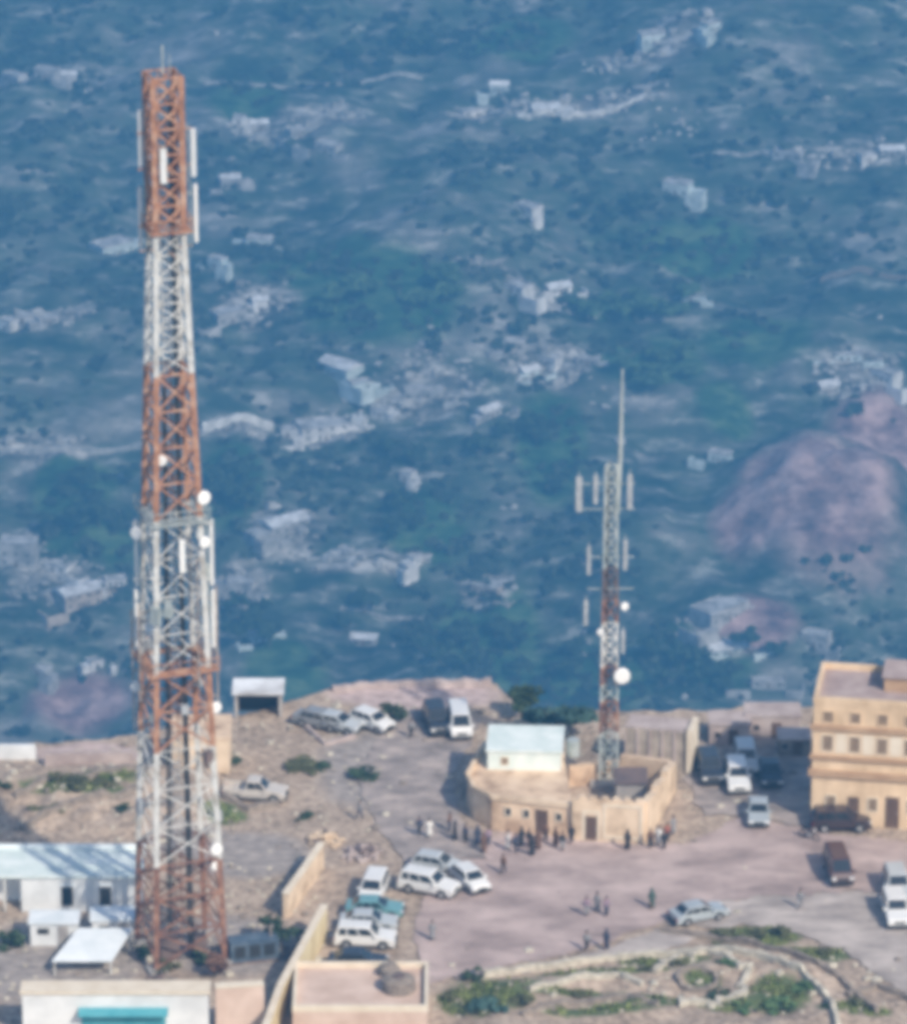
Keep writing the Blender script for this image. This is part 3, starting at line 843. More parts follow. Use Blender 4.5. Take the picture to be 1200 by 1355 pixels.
def parapet_box(parent, W, D, H, wallm, roofm, ph=.6, pt=.25, y0=0.0, name='wall'):
    mb = MB(); mb.box(-W/2, W/2, y0, y0+D, -.6, H); mb.build(name, M[wallm], parent)
    rf = MB(); rf.box(-W/2+pt, W/2-pt, y0+pt, y0+D-pt, H-.1, H+.05); rf.build('roof', M[roofm], parent)
    if ph:
        pp = MB()
        pp.box(-W/2-.03, W/2+.03, y0-.03, y0+pt, H+.001, H+ph); pp.box(-W/2-.03, W/2+.03, y0+D-pt, y0+D+.03, H+.001, H+ph)
        pp.box(-W/2-.03, -W/2+pt, y0+pt, y0+D-pt, H+.001, H+ph); pp.box(W/2-pt, W/2+.03, y0+pt, y0+D-pt, H+.001, H+ph)
        pp.build('parapet', M[wallm], parent)

# --- fort
A = [P(*q) for q in ((617,1066),(626,1084),(650,1096),(762,1108),(748,1040),(640,1024))]
fort = thing('fort', 'cream plastered fort with a rounded corner and walled yard on the square', 'fort', (0,0,0))
mb = MB()
foot = [(p.x, p.y) for p in A]
# battered lower body: wider at its foot
cxf = sum(p[0] for p in foot)/6; cyf = sum(p[1] for p in foot)/6
n = len(foot); Hb = 2.6
def ringz(k, z): return [(cxf+(x-cxf)*k, cyf+(y-cyf)*k, z) for x, y in foot]
lo_, hi_ = ringz(1.0,-.4), ringz(.965,Hb)
mb.add(lo_+hi_, [(i,(i+1)%n,n+(i+1)%n,n+i) for i in range(n)]+[tuple(n+i for i in range(n))])
mb.build('main_body', M['orange_plaster'], fort)
rim_ = ringz(.965,Hb); pm = MB()
for i in range(n):
    a, c_ = rim_[i], rim_[(i+1)%n]
    if i == 3: continue
    pm.wall(a[:2], c_[:2], .34, Hb-.05, Hb+.32+.02*i)
pm.build('parapet', M['cream'], fort)
# upper room with white roof
u0 = P(645,1062); u1 = P(742,1070)
wup = u1.x-u0.x; upc = ((u0.x+u1.x)/2, (u0.y+u1.y)/2)
up = MB(); Mu = Matrix.Translation((upc[0], upc[1]+1.3, 0)) @ Matrix.Rotation(R(-3),4,'Z')
up.box(-wup/2, wup/2, 0, 4.9, Hb, Hb+1.6, 0, Mu); upo = up.build('upper_room', M['pale_cyan'], fort)
ur = MB(); ur.box(-wup/2-.15, wup/2+.15, -.15, 5.05, Hb+1.602, Hb+1.78, 0, Mu); ur.build('roof', M['pale_cyan'], upo)
window_on(upo, -1.6, Hb+.5, .5, .6, 0, 'cream_trim', Mu, glass='shutter')
tk = MB(); tk.tube([Mu @ Vector((wup/2+.9,3.2,Hb-.05)), Mu @ Vector((wup/2+.9,3.2,Hb+1.4))], .55, 12); tk.build('water_tank', M['galv'], fort)
# yard walls
D0, D1, E0, E1 = P(762,1108), P(852,1114), P(852,1114), P(890,1044)
F1, G1 = P(822,1030), P(752,1040)
yw = MB()
yw.wall((D0.x-.3,D0.y),(D1.x,D1.y),.5,-.4,3.5)
yo = yw.build('front_wall', M['cream'], fort)
dd = (D1-D0).normalized(); ang = math.atan2(dd.y, dd.x)
Mf = Matrix.Translation((D0.x, D0.y, 0)) @ Matrix.Rotation(ang,4,'Z')
Lf = (D1-D0).length
door_on(yo, 1.25, .95, 2.1, -.25, 'door', Mf)
tr = MB(); e=.22; x0_, x1_ = 2.2, Lf-.15
for a in ((x0_,x1_,.25,.25+e),(x0_,x1_,3.05,3.05+e),(x0_,x0_+e,.25+e,3.05),(x1_-e,x1_,.25+e,3.05)): tr.box(a[0],a[1],-.33,-.24,a[2],a[3],0,Mf)
for a in ((.55,.75,.0,2.4),(1.75,1.95,.0,2.4),(.55,1.95,2.4,2.62)): tr.box(a[0],a[1],-.32,-.24,a[2],a[3],0,Mf)
tr.build('wall_trim', M['cream_trim'], yo)
for k in range(6):
    cr = MB(); cr.box(.2+k*Lf/6, .2+k*Lf/6+.5, -.25, .25, 3.5+.001, 3.75, 0, Mf); cr.build('crenellation', M['cream'], yo)
rw = MB(); hs_ = (3.45,3.1,3.3,2.8,3.05,2.6); a_ = Vector((E0.x,E0.y+.27,0)); b_ = Vector((E1.x,E1.y,0))
for k in range(6):
    q0, q1 = a_.lerp(b_,k/6), a_.lerp(b_,(k+1)/6); rw.wall((q0.x,q0.y),(q1.x,q1.y),.55-.004*k,-.4,(hs_[k],hs_[k]-.12))
rw.build('side_wall', M['cream'], fort)
bw = MB(); bw.wall((E1.x-.25,E1.y+.1),(F1.x,F1.y),.5,-.4,(2.5,2.2)); bw.wall((F1.x-.26,F1.y),(G1.x,G1.y+.2),.45,-.4,1.7); bw.build('rear_wall', M['orange_plaster'], fort)
# doorways and niches in the main front
dm_ = (A[3]-A[2]).normalized(); am = math.atan2(dm_.y, dm_.x)
Mm = Matrix.Translation((A[2].x, A[2].y, 0)) @ Matrix.Rotation(am,4,'Z')
mbody = [o for o in kids(fort) if o.name.startswith('main_body')][0]
for x, z, w, h in ((1.4,1.3,.45,.65),(2.9,1.3,.45,.65),(5.6,1.3,.45,.65)): window_on(mbody, x, z, w, h, .06, 'cream_trim', Mm)
door_on(mbody, 4.2, 1.0, 2.1, .05, 'door', Mm)
# shed lean-to inside the yard
sh = MB(); q = P(838,1075)
sh.box(q.x-1.4,q.x+1.0,q.y+.6,q.y+3.4,-.2,2.3); so = sh.build('yard_shed', M['grey_block'], fort)
rf = MB(); rf.box(q.x-1.6,q.x+1.2,q.y+.4,q.y+3.6,2.302,2.42); rf.build('roof', M['dark_steel'], so)

# --- mud brick house behind the tower
tb_ = P(266,1030)
tan = thing('tan_house', 'tan flat roofed house seen through the legs of the tall tower', 'house', (tb_.x,tb_.y,gh(tb_.x,tb_.y)))
mb = MB(); mb.box(-2.4,2.4,0,4.6,-.5,2.6); mb.build('wall', M['cream'], tan)
rf = MB(); rf.box(-2.5,2.5,-.1,4.7,2.602,2.8); rf.build('roof', M['orange_plaster'], tan)
door_on(tan, .6, .8, 1.8, 0); window_on(tan, -1.2, 1.1, .6, .7, 0, glass='shutter')

# --- ochre building at right
hb = P(1072,1088); hb2 = P(1252,1100)
ah = math.atan2(hb2.y-hb.y, hb2.x-hb.x); WH = 13.5; DH = 7.2; HH = 10.6
hot = thing('ochre_building', 'three storey ochre building with brown bands at the right edge', 'building', (hb.x, hb.y, 0), ah)
mb = MB(); mb.box(0, WH, 0, DH, -.5, HH); mb.build('wall', M['hotel'], hot)
rf = MB(); rf.box(.3, WH-.3, .3, DH-.3, HH-.1, HH+.06); rf.build('roof', M['hotel_roof'], hot)
pp = MB(); pp.box(-.04,WH+.04,-.04,.3,HH+.001,HH+.55); pp.box(-.04,.3,.3,DH-.3,HH+.001,HH+.55); pp.box(-.04,WH+.04,DH-.3,DH+.04,HH+.001,HH+.55); pp.box(WH-.3,WH+.04,.3,DH-.3,HH+.001,HH+.55)
pp.build('parapet', M['hotel'], hot)
for z, h_, pr in ((8.35,.42,.22),(5.75,.34,.22),(4.25,.55,.28)):
    c_ = MB(); c_.box(-pr, WH+pr, -pr, .02, z, z+h_); c_.box(-pr, -.001, .02, DH, z, z+h_)
    c_.build('cornice', M['hotel_trim'], hot)
for i in range(6):
    x = 1.2+i*2.2
    window_on(hot, x, 6.5, .8, 1.35, 0, 'hotel_panel', glass='shutter'); window_on(hot, x, 9.05, .75, .9, 0, 'hotel', glass='shutter')
    pn = MB(); pn.box(x+.62, x+1.6, -.04, .01, 6.35, 8.05); pn.build('wall_panel', M['hotel_panel'], hot)
for x, w, h_ in ((3.45,.9,2.5),(6.6,1.1,2.7),(9.6,.9,2.5)): door_on(hot, x, w, h_, 0)
for x in (1.6,5.0,8.2): window_on(hot, x, 1.4, .7, 1.1, 0, 'hotel_panel', glass='shutter')
st = MB(); st.box(5.4,9.2,3.1,6.4,HH+.061,HH+1.3); so = st.build('stair_head', M['hotel_trim'], hot)
rf = MB(); rf.box(5.2,9.4,2.9,6.6,HH+1.301,HH+1.42); rf.build('roof', M['hotel_roof'], so)
wn = MB(); wn.box(-.05,.02,2.4,3.2,6.6,7.8); wn.build('window', M['glass'], hot)

# --- white compound building, left
wb = P(90,1205)
wbd = thing('white_building', 'low white building with a pale roof and two dark doorways beside the tall tower', 'building', (wb.x-.3, wb.y, gh(wb.x,wb.y)))
W = 12.2
mb = MB(); mb.box(-3.3, W/2, 0, 4.9, -.5, 3.0); mb.box(-W/2, -3.302, 2.0, 4.9, -.5, 3.0); mb.build('wall', M['white_plaster'], wbd)
rf = MB(); rf.box(-W/2-.15, W/2+.15, -.2, 5.1, 3.002, 3.18); rf.build('roof', M['pale_cyan'], wbd)
ra = MB(); ra.box(.3,.42,-.1,5.0,3.182,3.26); ra.box(-W/2-.15,W/2+.15,4.9,5.1,3.182,3.5); ra.build('roof_ridge', M['white_roof'], wbd)
for x in (.3,3.3):
    d_ = MB(); d_.box(x-.45, x+.45, -.04, .03, .55, 2.2); do = d_.build('doorway', M['opening_shade'], wbd)
    l_ = MB(); l_.box(x-.6, x+.6, -.09, -.001, 2.2, 2.38); l_.build('lintel', M['white_roof'], do)
pb = MB(); pb.bar((-6.0,.1,-.3),(-6.0,.1,3.0),.18); pb.bar((-4.6,.1,-.3),(-4.6,.1,3.0),.18); pb.build('porch_post', M['white_steel'], wbd)
# cabins in the yard
def cabin(u, v, w, d, h, label, rz=0, roofm='white_roof', wallm='white_plaster', tilt=0.0):
    p = P(u, v); t = thing('equipment_cabin', label, 'cabin', (p.x,p.y,gh(p.x,p.y)), rz)
    mb = MB(); mb.box(-w/2, w/2, 0, d, -.2, h); mb.build('wall', M[wallm], t)
    rf = MB(); e=.18
    rf.add([(-w/2-e,-e,h+.002),(w/2+e,-e,h+.002),(w/2+e,d+e,h+.002+tilt),(-w/2-e,d+e,h+.002+tilt),(-w/2-e,-e,h+.14),(w/2+e,-e,h+.14),(w/2+e,d+e,h+.14+tilt),(-w/2-e,d+e,h+.14+tilt)],
           [(0,3,2,1),(4,5,6,7),(0,1,5,4),(1,2,6,5),(2,3,7,6),(3,0,4,7)])
    rf.build('roof', M[roofm], t)
    door_on(t, w*.2, .8, 1.7, 0, 'grey_block'); 
    v_ = MB(); v_.box(-w*.35,-w*.1,-.05,.01,h-.9,h-.4); v_.build('vent', M['plastic'], t)
    return t
cabin(72,1250,3.6,2.0,1.9,'small white roofed cabin in the yard left of the larger slanted roof', .0)
cabin(152,1246,3.4,2.2,1.9,'small white roofed cabin between white building and slanted roof', .05)
can = thing('canopy', 'bright white slanted sheet roof on posts in front of the two cabins', 'canopy', (P(116,1290).x, P(116,1290).y, 0), R(0))
cv = MB(); s_ = 1.0
cv.add([(-2.7,0,1.1),(1.9,0,1.1),(3.3,4.4,1.75),(-.9,4.4,1.75),(-2.7,0,1.18),(1.9,0,1.18),(3.3,4.4,1.83),(-.9,4.4,1.83)], [(0,3,2,1),(4,5,6,7),(0,1,5,4),(1,2,6,5),(2,3,7,6),(3,0,4,7)])
cv.build('roof', M['white_roof'], can)
for x, y, z in ((-2.5,.2,1.1),(1.8,.2,1.1),(3.0,4.2,1.7),(-.8,4.2,1.7)):
    p_ = MB(); p_.bar((x,y,-.3),(x,y,z),.14); p_.build('post', M['white_steel'], can)

# front building of the compound
fb = P(155,1372)
frb = thing('front_building', 'white fronted flat roofed building with a teal shutter along the bottom edge', 'building', (fb.x, fb.y, -.1))
mb = MB(); mb.box(-7.0, 6.9, 0, 1.6, -.5, 3.7); mb.build('wall', M['white_plaster'], frb)
rf = MB(); rf.box(-7.15, 7.05, -.15, 1.75, 3.702, 3.95); rf.build('roof', M['cream_trim'], frb)
sh_ = MB(); sh_.box(-2.6, 3.7, -.10, .02, 0, 2.15); so = sh_.build('shutter', M['teal'], frb)
rb = MB()
for k in range(8): rb.box(-2.6,3.7,-.13,-.10,.15+k*.25,.2+k*.25)
rb.build('slat', M['teal'], so)
aw = MB(); aw.add([(-2.8,-.9,2.2),(3.9,-.9,2.2),(3.9,0,2.5),(-2.8,0,2.5),(-2.8,-.9,2.28),(3.9,-.9,2.28),(3.9,0,2.58),(-2.8,0,2.58)], [(0,3,2,1),(4,5,6,7),(0,1,5,4),(1,2,6,5),(2,3,7,6),(3,0,4,7)])
aw.build('awning', M['teal'], frb)

# compound walls
def yard_wall(pts, hgt, material, cap, label, t=.4, capm='cream_trim', name='boundary_wall'):
    w = [P(*q) for q in pts]
    root = thing(name, label, 'wall', (0,0,0))
    mb, cb = MB(), MB()
    for i, (a, c_) in enumerate(zip(w, w[1:])):
        d = (c_-a).normalized()*(t/2+.003)*(1 if i else 0)
        mb.wall((a.x+d.x, a.y+d.y), (c_.x, c_.y), t-.004*i, -.7, hgt-.003*i)
        if cap: cb.wall((a.x+d.x, a.y+d.y), (c_.x, c_.y), t+.16-.004*i, hgt+.001, hgt+.14-.003*i)
    mb.build('masonry', M[material], root)
    if cap: cb.build('coping', M[capm], root)
    return root
yard_wall([(430,1238),(402,1290),(372,1345),(352,1400)], 2.6, 'yellow_plaster', True, 'yellow plastered wall running down beside the parked cars')
yard_wall([(426,1146),(404,1178),(378,1214)], 2.0, 'cream', True, 'short pale wall running down behind the yellow wall')
yard_wall([(286,1372),(350,1368)], 4.2, 'peach', True, 'peach wall between the teal shuttered building and yellow wall', .6)
yard_wall([(60,1012),(178,1010)], 1.1, 'rubble', False, 'low pinkish wall at the rim behind the terraces')
yard_wall([(-60,1002),(48,1003)], 1.2, 'white_plaster', False, 'low white wall at the left edge of the rim')

# peach building bottom centre
pb_ = P(476,1372)
pbl = thing('peach_building', 'peach flat roofed building with pale parapet at the bottom centre', 'building', (pb_.x, pb_.y, -.1))
mb = MB(); mb.box(-5.0, 5.1, 0, 7.4, -.5, 2.9); mb.build('wall', M['peach'], pbl); pbl.location.z -= .7
rf = MB(); rf.box(-4.8, 4.9, .2, 7.2, 2.8, 2.95); rf.build('roof', M['peach'], pbl)
pp = MB(); pp.box(-5.03,5.13,-.03,.25,2.901,3.4); pp.box(4.85,5.13,.25,7.15,2.901,3.4); pp.box(-5.03,-4.75,.25,7.15,2.901,3.4); pp.box(-5.03,5.13,7.15,7.43,2.901,3.4); pp.build('parapet', M['cream_trim'], pbl)
rd = thing('round_tank', 'round brown tank standing on the peach roof', 'tank', (pb_.x+2.9, pb_.y+3.6, 2.16))
mb = MB(); mb.tube([(0,0,0),(0,0,.9),(0,0,1.1)], [1.3,1.25,.9], 20); mb.build('shell', M['stone_dark'], rd)
mb = MB(); mb.tube([(0,0,1.101),(0,0,1.2)], .45, 14); mb.build('lid', M['dark_steel'], rd)
hp = MB(); hp.ball((0,0,.35),.9,12,0,.6,.18); o = hp.build('stone_heap', M['stone_dark'], None, True, (pb_.x+2.2, pb_.y+6.0, 2.2)); tag(o,'small brown heap behind the round tank on the peach roof','heap')

# open shed at rim
os_ = P(342,948)
osh = thing('open_shed', 'open fronted shed with a pale tin roof at the rim right of the tall tower', 'shed', (os_.x, os_.y, gh(os_.x,os_.y)))
mb = MB(); mb.box(-2.0,2.0,2.6,2.85,-.5,2.2); mb.box(-2.0,-1.75,0,2.598,-.5,2.2); mb.box(1.75,2.0,0,2.598,-.5,2.2); mb.build('wall', M['grey_block'], osh)
rf = MB(); rf.box(-2.2,2.2,-.3,3.0,2.202,2.36); rf.build('roof', M['far_tin'], osh)
sh_ = MB(); sh_.box(-1.7,1.7,2.3,2.59,-.3,1.2); sh_.build('back_bench', M['plastic'], osh)

# grey block building behind the fort
gb0, gb1 = P(826,1014), P(908,1022)
ag = math.atan2(gb1.y-gb0.y, gb1.x-gb0.x)
gbl = thing('grey_hall', 'long tan grey blockwork hall with a right end coloured pale for sunlight behind the fort', 'building', (gb0.x,gb0.y,0), ag)
Wg = (gb1-gb0).length
mb = MB(); mb.box(0,Wg,0,2.6,-.5,3.6); mb.build('wall', M['tan_block'], gbl)
pl_ = MB()
for k in range(6): pl_.box(k*Wg/5-.12 if k else .02, k*Wg/5+.12, -.1, -.001, -.5, 3.5)
pl_.build('pilaster', M['rubble'], gbl)
rf = MB(); rf.box(0,Wg,0,2.6,3.602,3.66); rf.build('roof', M['rubble'], gbl)
en = MB(); en.box(Wg+.001,Wg+.45,-.25,2.7,-.5,3.9); en.build('end_wall', M['cream_trim'], gbl)  # pale colour stands for sunlight falling on the hall's right end

# low ruined houses at the right rim
for u, v, w, d, h, lab, mt in ((965,985,3.4,2.6,1.8,'low stone house at the rim just right of the grey hall','rubble'),(1022,975,4.6,2.6,1.9,'wide low stone house at the rim, middle of three','rubble'),(1050,1000,2.6,2.2,1.5,'small stone hut beside the ochre building at the rim','stone_dark')):
    p = P(u,v); t = thing('stone_house', lab, 'house', (p.x,p.y,gh(p.x,p.y)), R(random.uniform(-6,6)))
    mb = MB(); mb.box(-w/2,w/2,0,d,-.5,h); mb.build('wall', M[mt], t)
    rf = MB(); rf.box(-w/2-.1,w/2+.1,-.1,d+.1,h+.002,h+.2); rf.build('roof', M['rubble'], t)
    door_on(t, .3, .8, 1.4, 0); window_on(t, -w*.3, .7, .5, .5, 0, 'rubble')

# ------------------------------------------------------------------ stone walls and rings in the garden
def stone_wall(pts, hgt, t, material, label, name='stone_wall', cat='wall', closed=False):
    w = [P(*q) for q in pts]; dense = []
    m_ = len(w) if closed else len(w)-1
    for i in range(m_):
        a, c_ = w[i], w[(i+1) % len(w)]
        k = max(1, int((c_-a).length/.55))
        dense += [a.lerp(c_, j/k) for j in range(k)]
    if not closed: dense.append(w[-1])
    rr = random.Random(len(label)); mb = MB(); nn = len(dense)
    L_, T_ = [], []
    for i, p in enumerate(dense):
        q0, q1 = (dense[(i-1) % nn], dense[(i+1) % nn]) if closed else (dense[max(0,i-1)], dense[min(nn-1,i+1)])
        d = (q1-q0); d.z=0; d.normalize(); nrm = Vector((-d.y,d.x,0))*(t/2)*(1+rr.uniform(-.25,.25))
        z = gh(p.x,p.y); h_ = hgt*(1+rr.uniform(-.25,.2))
        mb.v += [tuple(Vector((p.x,p.y,z-.3))-nrm), tuple(Vector((p.x,p.y,z-.3))+nrm), tuple(Vector((p.x,p.y,z+h_))+nrm*.75), tuple(Vector((p.x,p.y,z+h_))-nrm*.75)]
    for i in range(nn if closed else nn-1):
        a, c_ = i*4, ((i+1) % nn)*4
        for k in range(4):
            k2 = (k+1) % 4
            mb.f.append((a+k, c_+k, c_+k2, a+k2)); mb.m.append(0)
    if not closed:
        mb.f.append((0,1,2,3)); mb.m.append(0); e_ = (nn-1)*4; mb.f.append((e_+3,e_+2,e_+1,e_)); mb.m.append(0)
    o = mb.build(name, M[material]); fix_normals(o)
    return tag(o, label, cat)
def ellipse(u, v, ru, rv, n=26, a0=0, a1=360): return [(u+ru*math.cos(R(a0+(a1-a0)*k/n)), v+rv*math.sin(R(a0+(a1-a0)*k/n))) for k in range(n)]
stone_wall([(u+9*math.sin(i*1.7),v+4*math.cos(i*2.3)) for i,(u,v) in enumerate(ellipse(925,1302,62,36,24,-165,135))], .42, .55, 'stone', 'pale round stone ring, open at its lower left, in the garden at the bottom right', 'garden_ring', 'stone ring')
stone_wall(ellipse(922,1303,26,13), .4, .4, 'stone_dark', 'small dark stone ring inside the pale garden ring', 'garden_ring', 'stone ring', True)
stone_wall([(640,1291),(700,1284),(760,1275),(820,1268),(862,1264),(905,1262),(960,1266),(1010,1278),(1060,1298),(1095,1330),(1110,1372)], .55, .5, 'stone', 'long curved pale garden wall arching over the stone ring')
stone_wall([(872,1232),(930,1240),(985,1250),(1050,1272),(1110,1300),(1160,1345)], .45, .45, 'stone_dark', 'brown kerb wall along the road edge of the garden')
stone_wall([(700,1322),(760,1304),(820,1300),(850,1312)], .4, .5, 'stone', 'short bent stone terrace left of the stone ring')
stone_wall([(690,1352),(750,1334),(830,1330),(870,1342)], .4, .5, 'stone_dark', 'lowest brown stone terrace left of the stone ring')
stone_wall([(1120,1322),(1160,1305),(1200,1320),(1230,1345)], .4, .5, 'stone_dark', 'brown stone terrace in the bottom right corner')
stone_wall([(20,1070),(70,1052),(120,1040),(190,1034)], .5, .5, 'stone_dark', 'upper dark terrace wall on the dirt slope at left')
stone_wall([(30,1100),(90,1080),(150,1064),(185,1058)], .5, .5, 'stone_dark', 'lower dark terrace wall on the dirt slope at left')
stone_wall([(296,1062),(330,1072),(368,1064)], .5, .6, 'stone_dark', 'short dark wall under the dusty pickup')  # dark stone strip stands in for the shadow under the pickup
stone_wall([(392,950),(430,985),(470,975)], .35, .4, 'rubble', 'low stone line beside the pale saloon at the rim')
stone_wall([(440,914),(500,908),(580,906),(650,906)], .5, .7, 'rubble', 'pinkish stone edging along the back rim')

# ------------------------------------------------------------------ shrubs and near trees
def shrub(u, v, r, h, leafm, label, seed, n=160, leaf=.2, group=None):
    p = P(u, v); t = thing('shrub', label, 'shrub', (p.x,p.y,gh(p.x,p.y)-.05), 0, group)
    V, Fc = leaf_cloud(n, 1.0, leaf, .8, seed)
    cr = MB(); V = V*np.array([r,r,h*.6]) + np.array([0,0,h*.5]); V[:,2] = np.maximum(V[:,2], .0)
    cr.add(V.tolist(), Fc); cr.build('foliage', M[leafm], t)
    st_ = MB(); 
    for k in range(4): st_.tube([(0,0,-.1),(math.cos(k*1.6)*r*.3,math.sin(k*1.6)*r*.3,h*.6)],[.05,.02],5)
    st_.build('stem', M['bark'], t)
    return t
p = P(690,948); make_tree('garden_tree','dark round tree at the rim behind the fort','tree',2.9,1.6,M['leaf_dark'],31,420,(p.x,p.y,gh(p.x,p.y)))
p = P(756,980); make_tree('garden_tree','bluish green tree between the fort roof and slim mast','tree',3.6,2.0,M['leaf_blue'],32,420,(p.x,p.y,gh(p.x,p.y)))
p = P(716,968); make_tree('garden_tree','low green tree just behind the pale fort roof','tree',2.4,1.7,M['leaf_blue'],36,320,(p.x,p.y,gh(p.x,p.y)))
p = P(522,958); make_tree('garden_tree','small dark tree standing alone near the back rim','tree',2.3,1.05,M['leaf_dark'],33,260,(p.x,p.y,gh(p.x,p.y)), low=.2)
p = P(338,1272); gen = thing('generator', 'dark blue generator housing in the yard right of the tower foot', 'generator', (p.x,p.y,gh(p.x,p.y)), R(14))
mb = MB(); mb.box(-1.9,1.9,0,1.6,.15,1.75); mb.build('housing', mat('generator_blue', (.05,.08,.12), (.12,.16,.20), .6, 1.2), gen)
mb = MB(); mb.box(-2.0,2.0,-.1,1.7,-.1,.148); mb.build('skid', M['dark_steel'], gen)
mb = MB(); mb.tube([(1.4,.8,1.752),(1.4,.8,2.5),(1.6,.8,2.65)], .1, 8); mb.build('exhaust', M['rust_steel'], gen)
for k in range(3):
    mb = MB(); mb.box(-1.6+k*1.15,-.75+k*1.15,-.04,.01,.5,1.5); mb.build('louvre', M['plastic'], gen)
def heap(u, v, r, mt, label, seed):
    p = P(u, v); rr = random.Random(seed); mb = MB(); z = gh(p.x,p.y)
    for k in range(60):
        a, d = rr.uniform(0,6.28), r*rr.random()**.6; h = (1-d/r)*r*.5
        Mx = Matrix.Translation((math.cos(a)*d, math.sin(a)*d, rr.uniform(0,h)+.1)) @ Matrix.Rotation(rr.uniform(0,6),4,'Z') @ Matrix.Rotation(rr.uniform(-.6,.6),4,'X')
        l = rr.uniform(.2,.9); mb.box(-l/2,l/2,-.12,.12,-.1,.1,rr.choice((0,0,1)),Mx)
    tag(mb.build('scrap_heap', [M[mt],M['dark_steel']], None, False, (p.x,p.y,z)), label, 'heap')
heap(292,1262,1.5,'rust_steel','rusty scrap heap between tower foot and blue generator',1)
heap(392,1262,1.2,'dark_steel','dark scrap heap against the yellow wall in the yard',2)
heap(216,1300,1.2,'stone_dark','brown heap in front of the tower foot',3)
heap(480,1130,1.6,'rubble','tan rubble heap beyond the parked row',4)
heap(430,1112,1.5,'cream','ochre rubble heap at the top of the short pale wall',5)
p = P(372,1252); make_tree('garden_tree','smaller dark tree against the yellow wall in the yard','tree',2.6,1.4,M['leaf_dark'],35,320,(p.x,p.y,gh(p.x,p.y)))
p = P(284,1292); make_tree('garden_tree','reddish brown bush tree at the right tower leg','tree',1.9,1.2,mat('leaf_brown',(.12,.06,.04),(.2,.11,.07),.9,1.0),37,240,(p.x,p.y,gh(p.x,p.y)))
for i, (u,v,r,h,lm,lab) in enumerate([
    (1030,1340,1.2,.8,'leaf_green','bright green shrub right of the stone ring, nearest the bottom edge'),
    (1066,1318,.9,.7,'leaf_green','green shrub farther right of the stone ring'),
    (986,1344,.8,.6,'leaf_green','green shrub touching the right side of the stone ring'),
    (962,1282,.7,.6,'leaf_green','tiny shrub inside the stone ring at its upper right'),
    (895,1284,.7,.6,'leaf_olive','tiny olive shrub inside the stone ring at its upper left'),
    (950,1322,.7,.6,'leaf_dark','tiny dark shrub inside the stone ring at its lower edge'),
    (1000,1240,1.0,.8,'leaf_olive','olive shrub on the kerb between garden and road'),
    (1035,1236,.8,.9,'leaf_olive','right olive shrub of the pair on the kerb'),
    (960,1244,1.1,.6,'leaf_olive','low olive shrub behind the pale saloon with dark windscreen'),
    (1090,1262,.8,.7,'leaf_olive','olive shrub along the road kerb farther right'),
    (644,1340,1.3,.8,'leaf_blue','bluish green shrub right of the peach building'),
    (600,1322,.8,.7,'leaf_olive','olive shrub against the peach building corner'),
    (692,1336,.9,.55,'leaf_olive','olive shrub in the garden left of the terraces'),
    (625,1298,.8,.7,'leaf_dark','small dark shrub where the garden wall begins'),
    (770,1322,.7,.5,'leaf_olive','olive shrub between the two stone terraces'),
    (860,1290,.6,.6,'leaf_olive','olive tuft left of the stone ring'),
    (400,1016,1.7,.75,'leaf_olive','wide low dark shrub on the dirt beyond the yard'),
    (430,1014,1.0,.7,'leaf_dark','dark shrub at the right end of the wide low shrub'),
    (485,1030,1.4,.7,'leaf_dark','low dark shrub at the edge of the side road'),
    (100,1060,1.5,.8,'leaf_olive','olive shrub in the middle of the left terraces'),
    (140,1048,1.2,.7,'leaf_olive','olive shrub on the upper left terrace'),
    (60,1082,1.1,.6,'leaf_olive','olive shrub low on the left terraces'),
    (170,1080,.9,.7,'leaf_dark','dark shrub above the white building roof'),
    (8,1062,.6,.7,'leaf_dark','dark shrub at the left edge of the picture'),
    (308,1008,.8,.9,'leaf_dark','dark shrub on bare dirt right of the tall tower'),
    (408,1080,.7,.6,'leaf_dark','small dark shrub between dirt lot and side road'),
    (20,1250,1.2,1.2,'leaf_dark','dark shrub at the left edge beside the yard cabins'),
    (226,1284,.9,.8,'leaf_olive','olive scrub between the feet of the tall tower'),
    (264,1270,.8,.9,'leaf_dark','dark scrub behind the right foot of the tall tower'),
    (190,1262,.7,.7,'leaf_dark','dark scrub at the left foot of the tall tower'),
    (1128,1335,.9,.7,'leaf_olive','olive shrub in the bottom right corner garden'),
    (470,1300,1.0,.7,'leaf_olive','olive shrub between the peach building and the parked cars'),
]):
    shrub(u,v,r,h,lm,lab,100+i)

# grass on the green stretches of the garden and terraces
gm = MB(); rg = random.Random(17); cnt = 0; tr_ = 0
while cnt < 14000 and tr_ < 120000:
    tr_ += 1
    u, v = rg.uniform(-20,1220), rg.uniform(1020,1360)
    p = P(u, v)
    if green_f(p.x, p.y) + .5*fbm(p.x, p.y, .6, 3, 3.) < .72: continue
    if 600 < u < 900 and v < 1255: continue
    cnt += 1; z = gh(p.x, p.y); h = rg.uniform(.12,.34); a = rg.uniform(0,6.28); w_ = rg.uniform(.05,.12)
    dx, dy = math.cos(a)*w_, math.sin(a)*w_; lx, ly = rg.uniform(-.1,.1), rg.uniform(-.1,.1)
    gm.add([(p.x-dx,p.y-dy,z-.03),(p.x+dx,p.y+dy,z-.03),(p.x+dx*.4+lx,p.y+dy*.4+ly,z+h),(p.x-dx*.4+lx,p.y-dy*.4+ly,z+h)], [(0,1,2,3)], 0 if rg.random() < .7 else 1)
tag(gm.build('grass', [mat('grass_green', (.13,.19,.05), (.30,.34,.12), .9, .7), M['leaf_olive']]), kind='stuff')

